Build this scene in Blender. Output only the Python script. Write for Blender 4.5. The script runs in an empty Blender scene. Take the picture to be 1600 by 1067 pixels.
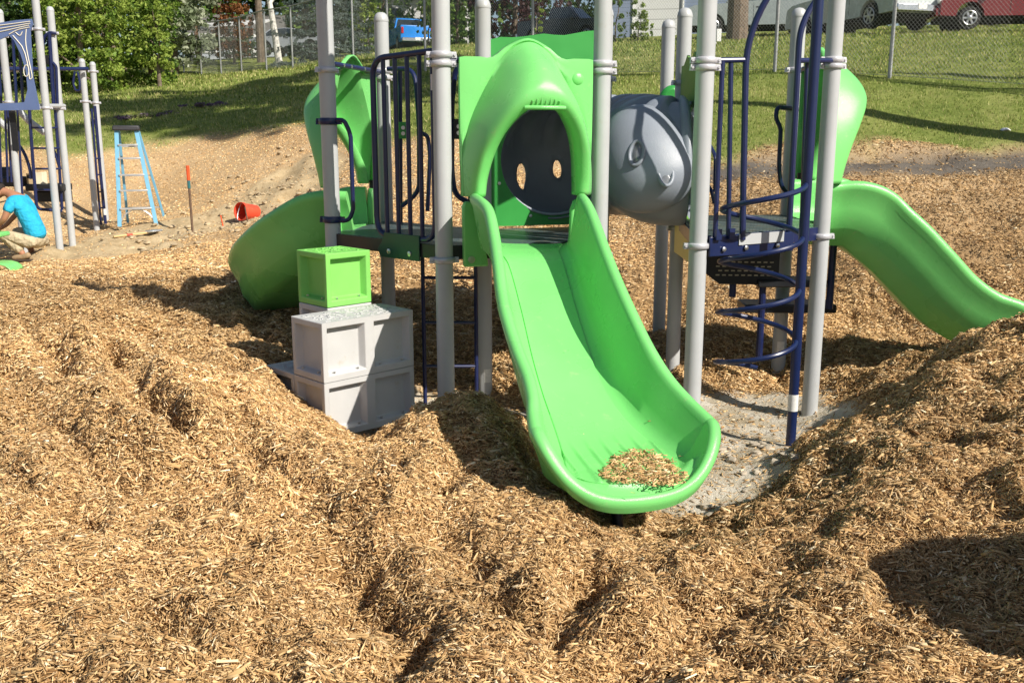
import bpy, math, random
import numpy as np
from mathutils import Vector, Matrix
R = math.radians
random.seed(7); rng = np.random.default_rng(7)
S = bpy.context.scene
COL = S.collection

# ------------------------------------------------------------------ camera, sky, sun, exposure
CAM_Z, PITCH, FPX = 2.08, R(12.04), 1500.0
cd = bpy.data.cameras.new("camera"); cam = bpy.data.objects.new("camera", cd); COL.objects.link(cam)
cam.location = (0, 0, CAM_Z); cam.rotation_euler = (R(90) - PITCH, 0, 0)
cd.sensor_width = 36.0; cd.lens = 36.0 * FPX / 1600.0; cd.clip_start = 0.05; cd.clip_end = 600
S.camera = cam
SUN_AZ, SUN_EL = math.atan2(0.766, -0.643), R(40)          # compass style angle from +Y towards +X
sun_dir = Vector((math.sin(SUN_AZ) * math.cos(SUN_EL), math.cos(SUN_AZ) * math.cos(SUN_EL), math.sin(SUN_EL)))
W = bpy.data.worlds.new("World"); S.world = W; W.use_nodes = True
wt = W.node_tree; bg = wt.nodes['Background']
sky = wt.nodes.new('ShaderNodeTexSky'); sky.sky_type = 'NISHITA'; sky.sun_disc = False
sky.sun_elevation = SUN_EL; sky.sun_rotation = SUN_AZ; sky.dust_density = 1.0; sky.air_density = 1.0
wt.links.new(sky.outputs[0], bg.inputs[0]); bg.inputs[1].default_value = 0.068
sl = bpy.data.lights.new("sun", 'SUN'); sl.energy = 5.0; sl.angle = R(0.53); sl.color = (1.0, 0.93, 0.82)
so = bpy.data.objects.new("sun", sl); COL.objects.link(so); so.rotation_euler = sun_dir.to_track_quat('Z', 'Y').to_euler()
S.view_settings.view_transform = 'Standard'; S.view_settings.look = 'None'
S.view_settings.exposure = 0.48; S.view_settings.gamma = 1.0; S.view_settings.use_curve_mapping = False
S.cycles.max_bounces = 6; S.cycles.diffuse_bounces = 4; S.cycles.glossy_bounces = 3
S.cycles.transparent_max_bounces = 6; S.cycles.use_denoising = True

# ------------------------------------------------------------------ helpers
def at(px, py, Y):
    """the place at distance Y that the photograph shows at this pixel (1600 wide)"""
    u = (px - 800) / FPX; v = (533.5 - py) / FPX
    d = Vector((u, math.cos(PITCH) + v * math.sin(PITCH), -math.sin(PITCH) + v * math.cos(PITCH)))
    d *= Y / d.y
    return Vector((d.x, Y, CAM_Z + d.z))
def xat(px, Y, z):
    ax = Y * math.cos(PITCH) + (CAM_Z - z) * math.sin(PITCH)
    return (px - 800) / FPX * ax

def tag(o, label=None, cat=None, group=None, kind=None):
    if label: o['label'] = label
    if cat: o['category'] = cat
    if group: o['group'] = group
    if kind: o['kind'] = kind
    return o
def empty(name, loc=(0, 0, 0), rz=0, **k):
    o = bpy.data.objects.new(name, None); COL.objects.link(o); o.location = loc; o.rotation_euler = (0, 0, rz)
    o.empty_display_size = 0.1
    return tag(o, **k)
def copy_tree(o, parent=None):
    c = o.copy(); COL.objects.link(c); c.parent = parent
    for ch in list(o.children): copy_tree(ch, c)
    return c

class MB:
    def __init__(s): s.v = []; s.f = []; s.p = []
    def add(s, vs, fs, col=None):
        b = len(s.v); s.p.append((b, len(s.f))); s.v += [tuple(v) for v in vs]; s.f += [tuple(i + b for i in f) for f in fs]
        return s
    def box(s, c, size, rot=None, taper=1.0):
        x, y, z = [d / 2 for d in size]; M = rot or Matrix.Identity(3); c = Vector(c)
        vs = [c + M @ Vector((sx * x * (taper if sz > 0 else 1), sy * y * (taper if sz > 0 else 1), sz * z)) for sz in (-1, 1) for sx, sy in ((-1, -1), (1, -1), (1, 1), (-1, 1))]
        return s.add(vs, [(3, 2, 1, 0), (4, 5, 6, 7), (0, 1, 5, 4), (1, 2, 6, 5), (2, 3, 7, 6), (3, 0, 4, 7)])
    def prism(s, poly, z0, z1):
        n = len(poly)
        vs = [(p[0], p[1], z0) for p in poly] + [(p[0], p[1], z1) for p in poly]
        return s.add(vs, [tuple(range(n))[::-1], tuple(range(n, 2 * n))] + [(i, (i + 1) % n, n + (i + 1) % n, n + i) for i in range(n)])
    def extr(s, poly, O, U, V, N, t):
        """poly in (u,v) of frame O,U,V extruded by t along N"""
        O, U, V, N = map(Vector, (O, U, V, N)); n = len(poly)
        vs = [O + U * p[0] + V * p[1] for p in poly]; vs += [v + N * t for v in vs]
        return s.add(vs, [tuple(range(n))[::-1], tuple(range(n, 2 * n))] + [(i, (i + 1) % n, n + (i + 1) % n, n + i) for i in range(n)])
    def tube(s, pts, r, n=10, closed=False, cap=True):
        pts = [Vector(p) for p in pts]; m = len(pts)
        rs = r if isinstance(r, (list, tuple)) else [r] * m
        T = []
        for i in range(m):
            a = pts[(i - 1) % m] if (closed or i > 0) else pts[0]
            b = pts[(i + 1) % m] if (closed or i < m - 1) else pts[-1]
            T.append((b - a).normalized())
        ref = Vector((0, 0, 1)) if abs(T[0].z) < .9 else Vector((1, 0, 0))
        u = T[0].cross(ref).normalized(); vs = []
        for i in range(m):
            u = (u - T[i] * u.dot(T[i])).normalized(); w = T[i].cross(u)
            for k in range(n):
                a = 2 * math.pi * k / n; vs.append(pts[i] + (u * math.cos(a) + w * math.sin(a)) * rs[i])
        fs = []
        for i in range(m if closed else m - 1):
            j = (i + 1) % m
            for k in range(n): fs.append((i * n + k, i * n + (k + 1) % n, j * n + (k + 1) % n, j * n + k))
        if cap and not closed: fs += [tuple(range(n))[::-1], tuple((m - 1) * n + k for k in range(n))]
        return s.add(vs, fs)
    def lathe(s, prof, c=(0, 0, 0), n=24, axis=None):
        c = Vector(c); M = (Vector(axis).to_track_quat('Z', 'Y').to_matrix() if axis else Matrix.Identity(3)); vs = []; m = len(prof)
        for r, z in prof:
            for k in range(n):
                a = 2 * math.pi * k / n; vs.append(c + M @ Vector((r * math.cos(a), r * math.sin(a), z)))
        fs = [(i * n + k, i * n + (k + 1) % n, (i + 1) * n + (k + 1) % n, (i + 1) * n + k) for i in range(m - 1) for k in range(n)]
        fs += [tuple(range(n))[::-1], tuple((m - 1) * n + k for k in range(n))]
        return s.add(vs, fs)
    def loft(s, secs, closed=True, caps=True):
        n = len(secs[0]); m = len(secs); vs = [p for q in secs for p in q]; fs = []
        for i in range(m - 1):
            for k in range(n if closed else n - 1):
                fs.append((i * n + k, i * n + (k + 1) % n, (i + 1) * n + (k + 1) % n, (i + 1) * n + k))
        if caps and closed: fs += [tuple(range(n))[::-1], tuple((m - 1) * n + k for k in range(n))]
        return s.add(vs, fs)
    def each(s, name, mat, parent):
        q = s.p + [(len(s.v), len(s.f))]
        for (a, fa), (b, fb) in zip(q, q[1:]):
            m_ = MB(); m_.v = s.v[a:b]; m_.f = [tuple(i - a for i in f) for f in s.f[fa:fb]]; m_.build(name, mat, parent)
    def build(s, name, mat, parent=None, angle=35, bevel=0, solid=0, sub=0, loc=None):
        me = bpy.data.meshes.new(name); me.from_pydata(s.v, [], s.f); me.validate()
        o = bpy.data.objects.new(name, me); COL.objects.link(o); me.materials.append(mat)
        if angle:
            me.polygons.foreach_set('use_smooth', [True] * len(me.polygons)); me.set_sharp_from_angle(angle=R(angle))
        if parent: o.parent = parent
        if loc: o.location = loc
        if solid:
            m = o.modifiers.new('s', 'SOLIDIFY'); m.thickness = solid; m.offset = 0
        if bevel:
            m = o.modifiers.new('b', 'BEVEL'); m.width = bevel; m.segments = 2; m.limit_method = 'ANGLE'; m.angle_limit = R(40)
        if sub:
            m = o.modifiers.new('u', 'SUBSURF'); m.levels = sub; m.render_levels = sub
        return o

def catmull(P, n):
    P = np.array(P, float); m = len(P)
    Q = np.vstack([2 * P[0] - P[1], P, 2 * P[-1] - P[-2]]); out = []
    for t in np.linspace(0, m - 1, n):
        i = min(int(t), m - 2); f = t - i; a, b, c, d = Q[i:i + 4]
        out.append(0.5 * ((2 * b) + (-a + c) * f + (2 * a - 5 * b + 4 * c - d) * f ** 2 + (-a + 3 * b - 3 * c + d) * f ** 3))
    return np.array(out)

def raw_mesh(name, verts, faces, mat, col=None, parent=None, k=4):
    me = bpy.data.meshes.new(name); nv, nf = len(verts), len(faces)
    me.vertices.add(nv); me.vertices.foreach_set('co', np.asarray(verts, np.float32).ravel())
    me.loops.add(nf * k); me.loops.foreach_set('vertex_index', np.asarray(faces, np.int32).ravel())
    me.polygons.add(nf); me.polygons.foreach_set('loop_start', np.arange(0, nf * k, k, dtype=np.int32))
    me.update(calc_edges=True)
    if col is not None:
        a = me.color_attributes.new('Col', 'FLOAT_COLOR', 'POINT'); a.data.foreach_set('color', np.asarray(col, np.float32).ravel())
    me.materials.append(mat); o = bpy.data.objects.new(name, me); COL.objects.link(o)
    if parent: o.parent = parent
    return o

# ------------------------------------------------------------------ materials
def new_mat(name):
    m = bpy.data.materials.new(name); m.use_nodes = True; nt = m.node_tree
    return m, nt, nt.nodes['Principled BSDF']
def nd(nt, t, **k):
    n = nt.nodes.new(t)
    for a, b in k.items(): setattr(n, a, b)
    return n
def ramp(nt, pts):
    r = nd(nt, 'ShaderNodeValToRGB'); e = r.color_ramp.elements
    while len(e) > len(pts): e.remove(e[-1])
    while len(e) < len(pts): e.new(1)
    for x, (p, c) in zip(e, pts): x.position = p; x.color = (*c, 1) if len(c) == 3 else c
    return r
def basic(name, col, rough=.5, metal=0, var=.12, scale=6, bump=0.0, bscale=300, bdist=.004, spec=.5, dirt=None, sss=0):
    m, nt, b = new_mat(name); L = nt.links.new
    tc = nd(nt, 'ShaderNodeTexCoord'); no = nd(nt, 'ShaderNodeTexNoise'); no.inputs['Scale'].default_value = scale; no.inputs['Detail'].default_value = 5
    L(tc.outputs['Object'], no.inputs['Vector'])
    lo = tuple(c * (1 - var) for c in col); hi = tuple(min(1, c * (1 + var)) for c in col)
    r = ramp(nt, [(.3, lo), (.7, hi)]); L(no.outputs['Fac'], r.inputs[0]); out = r.outputs[0]
    if dirt:
        n2 = nd(nt, 'ShaderNodeTexNoise'); n2.inputs['Scale'].default_value = dirt[1]; n2.inputs['Detail'].default_value = 8; n2.inputs['Roughness'].default_value = .7
        L(tc.outputs['Object'], n2.inputs['Vector']); r2 = ramp(nt, [(dirt[2], (0, 0, 0)), (dirt[2] + .14, (1, 1, 1))]); L(n2.outputs['Fac'], r2.inputs[0])
        mx = nd(nt, 'ShaderNodeMixRGB'); mu = nd(nt, 'ShaderNodeMath', operation='MULTIPLY'); mu.inputs[1].default_value = dirt[3]
        L(r2.outputs[0], mu.inputs[0]); L(mu.outputs[0], mx.inputs[0]); L(out, mx.inputs[1]); mx.inputs[2].default_value = (*dirt[0], 1); out = mx.outputs[0]
    L(out, b.inputs['Base Color']); b.inputs['Roughness'].default_value = rough; b.inputs['Metallic'].default_value = metal
    b.inputs['Specular IOR Level'].default_value = spec
    rr = nd(nt, 'ShaderNodeMapRange'); rr.inputs[3].default_value = max(.02, rough - .07); rr.inputs[4].default_value = min(1, rough + .1)
    L(no.outputs['Fac'], rr.inputs[0]); L(rr.outputs[0], b.inputs['Roughness'])
    if bump:
        n3 = nd(nt, 'ShaderNodeTexNoise'); n3.inputs['Scale'].default_value = bscale; L(tc.outputs['Object'], n3.inputs['Vector'])
        bp = nd(nt, 'ShaderNodeBump'); bp.inputs['Strength'].default_value = bump; bp.inputs['Distance'].default_value = bdist
        L(n3.outputs['Fac'], bp.inputs['Height']); L(bp.outputs[0], b.inputs['Normal'])
    return m
def colattr(name, rough=.8, translucent=0.0, mulnoise=None):
    m, nt, b = new_mat(name); L = nt.links.new
    a = nd(nt, 'ShaderNodeVertexColor', layer_name='Col'); L(a.outputs[0], b.inputs['Base Color']); b.inputs['Roughness'].default_value = rough
    b.inputs['Specular IOR Level'].default_value = .25
    if translucent:
        t = nd(nt, 'ShaderNodeBsdfTranslucent'); L(a.outputs[0], t.inputs[0]); mx = nd(nt, 'ShaderNodeMixShader'); mx.inputs[0].default_value = translucent
        L(b.outputs[0], mx.inputs[1]); L(t.outputs[0], mx.inputs[2]); L(mx.outputs[0], nt.nodes['Material Output'].inputs[0])
    return m
M = {}
M['green'] = basic('light green plastic', (.18, .59, .165), .26, var=.07, scale=2.5, bump=.25, bscale=500, dirt=((.50, .50, .30), 16, .60, .38))
M['dkgreen'] = basic('green panel plastic', (.035, .30, .055), .38, var=.05, bump=.2, dirt=((.3, .3, .2), 12, .68, .3))
M['midgreen'] = basic('olive green panel plastic', (.16, .36, .06), .4, var=.05, bump=.2)
M['yellow'] = basic('pale yellow panel plastic', (.62, .58, .16), .4, var=.05, dirt=((.3, .25, .12), 14, .6, .3))
M['post'] = basic('grey powder coated post', (.425, .44, .45), .38, var=.05, scale=4, bump=.15, dirt=((.36, .31, .24), 7, .6, .4))
M['clamp'] = basic('cast aluminium clamp', (.50, .50, .53), .38, metal=.25, var=.1, bump=.3, bscale=200)
M['navy'] = basic('navy powder coated steel', (.010, .017, .072), .32, var=.15, scale=8, dirt=((.2, .17, .13), 16, .68, .25))
M['navybright'] = basic('blue powder coated steel', (.008, .017, .070), .3, var=.1)
M['black'] = basic('black coated steel', (.012, .013, .016), .4, var=.2, dirt=((.2, .16, .1), 14, .63, .35))
M['bolt'] = basic('zinc bolt', (.6, .6, .6), .3, metal=.9)
M['stone'] = basic('grey moulded block plastic', (.49, .49, .49), .55, var=.06, scale=5, bump=.5, bscale=350, dirt=((.40, .31, .18), 8, .60, .45))
M['greenblock'] = basic('green moulded block plastic', (.20, .55, .11), .5, var=.06, scale=5, bump=.5, bscale=350, dirt=((.40, .31, .18), 8, .66, .4))
M['tunnel'] = basic('grey moulded tunnel plastic', (.245, .275, .325), .36, var=.10, scale=3, bump=.4, bscale=260, dirt=((.36, .32, .26), 6, .62, .35))
M['white'] = basic('white paint', (.78, .78, .78), .45, var=.04)
M['cream'] = basic('engraved cream lines', (.75, .72, .6), .5, var=.05)
M['bluepanel'] = basic('slate blue panel plastic', (.11, .16, .32), .35, var=.06)
M['rubberhole'] = basic('dark recess', (.01, .01, .012), .8)
M['label'] = basic('paper label', (.7, .7, .68), .5, var=.1, scale=60)

def deck_mat():
    m, nt, b = new_mat('slotted vinyl coated deck'); L = nt.links.new
    tc = nd(nt, 'ShaderNodeTexCoord'); mp = nd(nt, 'ShaderNodeMapping'); mp.inputs['Scale'].default_value = (1, 1, 1); mp.inputs['Rotation'].default_value = (0, 0, R(15))
    br = nd(nt, 'ShaderNodeTexBrick'); br.inputs['Scale'].default_value = 9; br.inputs['Mortar Size'].default_value = .022; br.inputs['Brick Width'].default_value = .42; br.inputs['Row Height'].default_value = .22
    br.inputs['Color1'].default_value = (.085, .12, .13, 1); br.inputs['Color2'].default_value = (.075, .11, .12, 1); br.inputs['Mortar'].default_value = (.01, .012, .015, 1)
    L(tc.outputs['Object'], mp.inputs[0]); L(mp.outputs[0], br.inputs['Vector'])
    no = nd(nt, 'ShaderNodeTexNoise'); no.inputs['Scale'].default_value = 14; no.inputs['Detail'].default_value = 7
    L(tc.outputs['Object'], no.inputs['Vector']); rp = ramp(nt, [(.55, (0, 0, 0)), (.72, (.55, .55, .55))]); L(no.outputs['Fac'], rp.inputs[0])
    mx = nd(nt, 'ShaderNodeMixRGB'); L(rp.outputs[0], mx.inputs[0]); L(br.outputs[0], mx.inputs[1]); mx.inputs[2].default_value = (.36, .27, .15, 1)
    L(mx.outputs[0], b.inputs['Base Color']); b.inputs['Roughness'].default_value = .35
    bp = nd(nt, 'ShaderNodeBump'); bp.inputs['Distance'].default_value = .01; bp.inputs['Strength'].default_value = .7; bp.invert = True
    L(br.outputs['Fac'], bp.inputs['Height']); L(bp.outputs[0], b.inputs['Normal'])
    return m
M['deck'] = deck_mat()
M['chips'] = colattr('wood chip', .75)
M['leaf'] = colattr('leaf', .55, .35)
M['grass'] = colattr('grass blade', .6, .3)
M['bark'] = basic('grey brown bark', (.15, .115, .085), .9, var=.45, scale=9, bump=1, bscale=30)
M['birch'] = basic('white birch bark', (.62, .60, .55), .8, var=.3, scale=12, dirt=((.05, .04, .04), 5, .58, .9))
M['polewood'] = basic('weathered pole wood', (.26, .15, .09), .85, var=.2, scale=8)
M['galv'] = basic('galvanised steel', (.34, .35, .35), .45, metal=.5, var=.15)
M['wire'] = basic('galvanised wire', (.42, .43, .42), .5, metal=.3, var=.1)

# ------------------------------------------------------------------ terrain
_h = rng.random((256, 256))
def vnoise(x, y):
    xi = np.floor(x).astype(int); yi = np.floor(y).astype(int); fx = x - xi; fy = y - yi
    fx = fx * fx * (3 - 2 * fx); fy = fy * fy * (3 - 2 * fy); a = _h[xi & 255, yi & 255]; b = _h[(xi + 1) & 255, yi & 255]
    c = _h[xi & 255, (yi + 1) & 255]; d = _h[(xi + 1) & 255, (yi + 1) & 255]
    return (a * (1 - fx) + b * fx) * (1 - fy) + (c * (1 - fx) + d * fx) * fy
def fbm(x, y, f, o=3):
    s = 0; a = 1; t = 0
    for i in range(o): s = s + a * (vnoise(x * f + 17.3 * i, y * f + 5.1 * i) - .5); t += a; a *= .5; f *= 2.03
    return s / t * 2
CP = []
def cp(X, Y, z): CP.append((X, Y, z))
def cpp(px, py, Y): p = at(px, py, Y); CP.append((p.x, p.y, p.z))
for x in (-3, -1, 1): cp(x, .5, .42)
cp(3, 0, .5); cp(-9, 0, .4); cp(9, 0, .6); cp(-20, 0, .5); cp(20, 0, 1.0); cp(0, -9, .4); cp(-20, -9, .5); cp(20, -9, 1.0)
for px in (0, 400, 800, 1200): cpp(px, 1067, 2.68)
cp(2.15, 2.9, .50); cp(3.1, 2.0, .55); cp(4.2, 1.8, .6)
cpp(1500, 950, 3.25); cpp(1400, 880, 3.55); cpp(1540, 860, 3.6)
cpp(0, 830, 3.85); cpp(300, 860, 3.7); cpp(600, 860, 3.7); cpp(850, 900, 3.6); cpp(1150, 880, 3.75)
cpp(1250, 900, 3.6); cpp(1000, 850, 4.0); cpp(940, 830, 4.1)
cpp(60, 650, 5.2); cpp(0, 560, 6.6); cpp(220, 700, 4.9); cpp(200, 620, 5.7); cpp(370, 585, 5.6); cpp(330, 640, 5.2); cpp(460, 690, 4.9); cpp(430, 760, 4.3)
cpp(430, 655, 5.5); cpp(470, 664, 5.6); cpp(560, 695, 5.35); cpp(620, 690, 5.3)
cpp(120, 545, 7.3); cpp(60, 535, 7.3); cpp(200, 530, 7.7); cpp(240, 475, 8.7); cpp(310, 453, 9.1); cpp(400, 470, 9.0); cpp(460, 500, 8.4); cpp(390, 560, 6.9)
# mound in front of the slide foot, left
cpp(740, 620, 5.55); cpp(700, 632, 5.45); cpp(660, 655, 5.35); cpp(790, 665, 5.15); cpp(835, 725, 4.75); cpp(880, 800, 4.25); cpp(720, 740, 4.65); cpp(650, 790, 4.2); cpp(780, 790, 4.2)
# bare clay floor
for x, y in ((-.9, 6.7), (-.3, 6.5), (.3, 6.3), (.9, 6.1), (1.4, 5.6), (1.55, 5.1), (1.9, 6.3), (2.2, 7.0), (1.4, 6.8), (.9, 5.5), (-.6, 6.15), (.35, 5.2), (-.2, 7.3)): cp(x, y, 0.0)
cp(2.3, 6.0, .14); cp(2.6, 6.6, .22); cp(2.62, 7.1, .2)
cp(-.95, 6.25, .05); cp(.75, 4.75, .10); cp(-1.3, 6.7, .16)
cpp(1120, 838, 4.35); cpp(1220, 790, 4.5); cpp(1275, 730, 4.85)
# right hand bank
cpp(1330, 660, 5.7); cpp(1440, 600, 5.6); cpp(1520, 550, 5.8); cpp(1600, 505, 6.0); cpp(1450, 680, 4.8); cpp(1600, 640, 4.7); cpp(1370, 770, 4.2); cpp(1600, 770, 3.9); cp(4.4, 6.0, 1.0); cp(4.2, 4.5, .9); cp(6.5, 5, 1.1)
cp(3.3, 7.0, .42); cp(3.0, 7.8, .25); cp(3.6, 7.7, .28); cp(4.3, 7.6, .3); cp(5.0, 7.6, .45); cp(2.6, 7.7, .12)
# behind the structure
cpp(1350, 458, 9.4); cpp(1280, 500, 9.1); cpp(1200, 470, 9.5); cpp(1100, 500, 9.0); cpp(1030, 500, 9.2); cp(.9, 8.4, .22); cp(1.9, 8.2, .17); cpp(700, 430, 10.4); cpp(760, 500, 8.6); cpp(600, 450, 9.8)
cpp(1150, 420, 10.3); cpp(1450, 400, 10.2); cpp(1580, 400, 10.2); cpp(1500, 330, 11.6); cpp(1300, 330, 11.6); cpp(1450, 262, 13.3); cpp(1600, 255, 13.3); cpp(1300, 262, 13.2); cpp(1450, 234, 13.9); cpp(1600, 232, 13.9); cpp(1000, 330, 12.5); cpp(1000, 240, 14.7); cpp(800, 330, 13)
cpp(1390, 122, 18.3); cpp(1210, 113, 20.4); cpp(1600, 140, 16.5); cpp(1500, 54, 33); cpp(1300, 56, 34); cpp(1160, 64, 37); cpp(1030, 62, 44); cpp(1500, 40, 50); cpp(1300, 44, 50); cpp(1620, 38, 50); cpp(1160, 50, 52); cpp(900, 66, 55); cpp(640, 80, 55)
cpp(0, 440, 11.5); cpp(150, 420, 12.6); cpp(300, 415, 12.8); cpp(450, 400, 12.5)
cpp(40, 413, 14.6); cpp(93, 394, 15.3); cpp(150, 357, 18.7); cpp(250, 346, 17.8); cpp(300, 356, 17.3); cpp(400, 335, 17.8); cpp(200, 385, 15.7)
cpp(450, 280, 19.3); cpp(300, 280, 21); cpp(100, 290, 21); cpp(250, 213, 23.5); cpp(100, 235, 22.5); cpp(0, 240, 22.5); cpp(430, 203, 22); cpp(700, 212, 18.5); cpp(560, 300, 15.5); cpp(700, 280, 15)
cpp(100, 160, 30); cpp(300, 150, 31); cpp(500, 130, 30); cpp(700, 120, 29); cpp(240, 128, 40); cpp(0, 150, 33); cpp(350, 118, 43); cpp(458, 107, 37); cpp(607, 91, 31.5)
cpp(350, 93, 55); cpp(430, 93, 52); cpp(200, 105, 55); cpp(550, 84, 48)
for x, z in ((-60, 5.5), (-20, 6.6), (20, 7.5), (60, 6.5)): cp(x, 100, z)
cp(-60, 40, 4.0); cp(50, 40, 6.5); cp(-40, 20, 1.4); cp(35, 20, 4.0); cp(-25, 12, .7); cp(12, 10, 2.0); cp(9, 6, 1.3); cp(-60, 0, .5); cp(60, 0, 2)
CP = np.array(CP)
def _phi(r2): return np.where(r2 > 1e-12, .5 * r2 * np.log(np.maximum(r2, 1e-12)), 0)
NC = len(CP); n = NC; A = np.zeros((n + 3, n + 3)); d2 = ((CP[:, None, :2] - CP[None, :, :2]) ** 2).sum(-1)
A[:n, :n] = _phi(d2) + np.eye(n) * .02; A[:n, n] = 1; A[:n, n + 1:] = CP[:, :2]; A[n:, :n] = A[:n, n:].T
_w = np.linalg.solve(A, np.concatenate([CP[:, 2], [0, 0, 0]]))
def hbase(x, y):
    x = np.asarray(x, float).ravel(); y = np.asarray(y, float).ravel(); out = np.empty(len(x))
    for i in range(0, len(x), 20000):
        X, Y = x[i:i + 20000], y[i:i + 20000]
        r2 = (X[:, None] - CP[None, :, 0]) ** 2 + (Y[:, None] - CP[None, :, 1]) ** 2
        out[i:i + 20000] = _phi(r2) @ _w[:NC] + _w[NC] + _w[NC + 1] * X + _w[NC + 2] * Y
    return out
def sstep(a, b, x): t = np.clip((x - a) / (b - a), 0, 1); return t * t * (3 - 2 * t)
def poly_x(y, pts):
    pts = np.array(pts); return np.interp(y, pts[:, 0], pts[:, 1])
def grass_edge(x):      # y where the lawn begins
    return np.interp(x, [-60, -14, -10, -8, -5, -1.5, 1.9, 3.5, 5.5, 8, 12, 60], [22, 22.3, 22.6, 23.3, 22.3, 18.7, 14.9, 14.1, 14.0, 13.9, 13.7, 12]) + fbm(x, x * 0, .7, 3) * .5
def masks(x, y, z):
    nz = fbm(x, y, 1.1, 4)
    g = sstep(-.35, .35, y - grass_edge(x) + nz * .5)
    path = np.exp(-((y - 13.45 + nz * .12) / .48) ** 4) * sstep(1.2, 2.5, x) * (1 - g)
    c = (1 - sstep(.08, .2, z + nz * .09 + fbm(x, y, 5, 3) * .04)) * (1 - sstep(7.35, 7.75, y + nz * .5)) * (y > 4)
    dirt = np.exp(-(((x + 5.3) / 1.9) ** 2 + ((y - 17.4) / 1.0) ** 2) * 1.0) + np.exp(-(((x + 6.9) / 1.2) ** 2 + ((y - 16.0) / .9) ** 2)) + np.exp(-(((x + 4.3) / 1.1) ** 2 + ((y - 19.2) / 1.1) ** 2)) + np.exp(-(((x + 6.4) / 1.4) ** 2 + ((y - 15.0) / .35) ** 2))
    d = sstep(.35, .6, dirt + nz * .3) * (1 - g)
    return g, c, d, path
TRENCH = []
for pl, dp in (([(50, 545), (110, 610), (180, 655), (250, 715)], .07), ([(165, 555), (205, 625), (245, 690), (285, 720)], .11), ([(300, 650), (380, 715), (470, 770), (560, 800)], .08), ([(120, 930), (190, 965), (270, 1015)], .06), ([(530, 880), (590, 930), (640, 990)], .055),
               ([(350, 860), (450, 840), (540, 845)], .045), ([(845, 985), (890, 950), (925, 890)], .09), ([(-20, 740), (80, 790), (160, 830)], .05), ([(690, 850), (760, 900), (800, 960)], .055), ([(560, 1075), (640, 1020)], .06), ([(1150, 900), (1250, 930), (1330, 1000)], .06),
               ([(1060, 960), (1120, 1010), (1180, 1080)], .05), ([(1380, 720), (1450, 760), (1560, 780)], .06), ([(20, 650), (90, 700), (160, 760)], .05), ([(620, 800), (680, 780), (730, 720)], .06), ([(380, 600), (350, 640), (380, 690)], .06)):
    q = []
    for px, py in pl:
        an = PITCH + math.atan((py - 533.5) / FPX); Y_ = (CAM_Z - .43) / math.tan(an); q.append((xat(px, Y_, .43), Y_))
    TRENCH.append((q, dp))
def height(x, y, fine=True):
    x = np.asarray(x, float); y = np.asarray(y, float); sh = x.shape; x = x.ravel(); y = y.ravel()
    z = hbase(x, y); g, c, d, p = masks(x, y, z)
    m = np.clip(1 - g - c, 0, 1); near = (1 - sstep(12, 26, y)) * (1 - .55 * sstep(8.5, 12, y))
    lump = fbm(x * .9, y * 1.1, 1.9, 4) * .12 + fbm(x + 9, y, 4.2, 3) * .05
    pit = -.055 * sstep(.22, .5, fbm(x * 1.2 + 31, y + 4, 3.1, 3)) * sstep(-.2, .3, fbm(x, y + 50, .8, 2))
    rid = pit + ((1 - np.abs(fbm(x * 1.1 + 3, y + 8, 1.5, 4)) * 1.6).clip(0, 1) ** 2 - .3) * .085 + np.abs(fbm(x + 40, y * 1.2, 6.5, 2)) * .045 * sstep(-.3, .4, fbm(x, y + 20, 1.3, 2))
    tread = np.sin((y * 7.5 + x * 2.2 + fbm(x, y, .8, 2) * 3)) * .038 * sstep(3.0, 4.2, x) * sstep(9, 9.8, y) * (1 - sstep(12.0, 13.0, y))
    z = z + m * near * (lump + rid) * (1 + .15 * sstep(8.6, 7.6, y) * sstep(2.0, 2.8, y)) * (1 - .6 * np.exp(-((x + 1.2) ** 2 + (y - 5.6) ** 2) / .35)) + m * tread
    z = z + c * (fbm(x, y, 4, 4) * .022 - .0) + d * (fbm(x, y, 2.2, 5) * .16) - p * .06
    z = z + g * (fbm(x, y, .5, 3) * .10 + fbm(x, y, 3, 2) * .015)
    z = z - .10 * np.exp(-((y - 13.75) / .16) ** 2) * sstep(3.3, 3.8, x) * (1 - sstep(6.0, 6.6, x))
    z = z + 1.8 * np.exp(-((x - 3.35) ** 2 + (y - 2.05) ** 2) / .55) + .07 * fbm(x, y, 3, 2) * np.exp(-((x - 3.35) ** 2 + (y - 2.05) ** 2) / 1.5)  # heap added outside the view to cast the shadow at lower right
    for pts, dp in TRENCH:
        if len(x) == 0: break
        dm = np.full(x.shape, 9.0); sg = np.ones(x.shape)
        for (ax_, ay_), (bx_, by_) in zip(pts, pts[1:]):
            ux, uy = bx_ - ax_, by_ - ay_; t_ = np.clip(((x - ax_) * ux + (y - ay_) * uy) / (ux * ux + uy * uy), 0, 1); dd = np.hypot(x - ax_ - t_ * ux, y - ay_ - t_ * uy); cr = np.sign(ux * (y - ay_) - uy * (x - ax_)); k_ = dd < dm; sg = np.where(k_, cr, sg); dm = np.minimum(dm, dd)
        nz_ = 1 + fbm(x, y, 3.5, 2) * .9; z = z - dp * nz_ * np.exp(-(dm / .075) ** 2) + dp * .85 * nz_ * np.exp(-((dm - .19) / .13) ** 2) * np.where(sg > 0, .35, 1)
    for hx, hy, r, dp in ((-6.05, 15.35, .22, .22), (-4.62, 15.1, .30, .20), (-4.15, 15.25, .15, .13), (-7.9, 18.4, .3, .15), (-.1, 5.2, .01, 0)):
        z = z - dp * np.exp(-((x - hx) ** 2 + ((y - hy) * 1.2) ** 2) / r ** 2)
    return z.reshape(sh)
def H(x, y): return float(height(np.array([x]), np.array([y]))[0])

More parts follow.
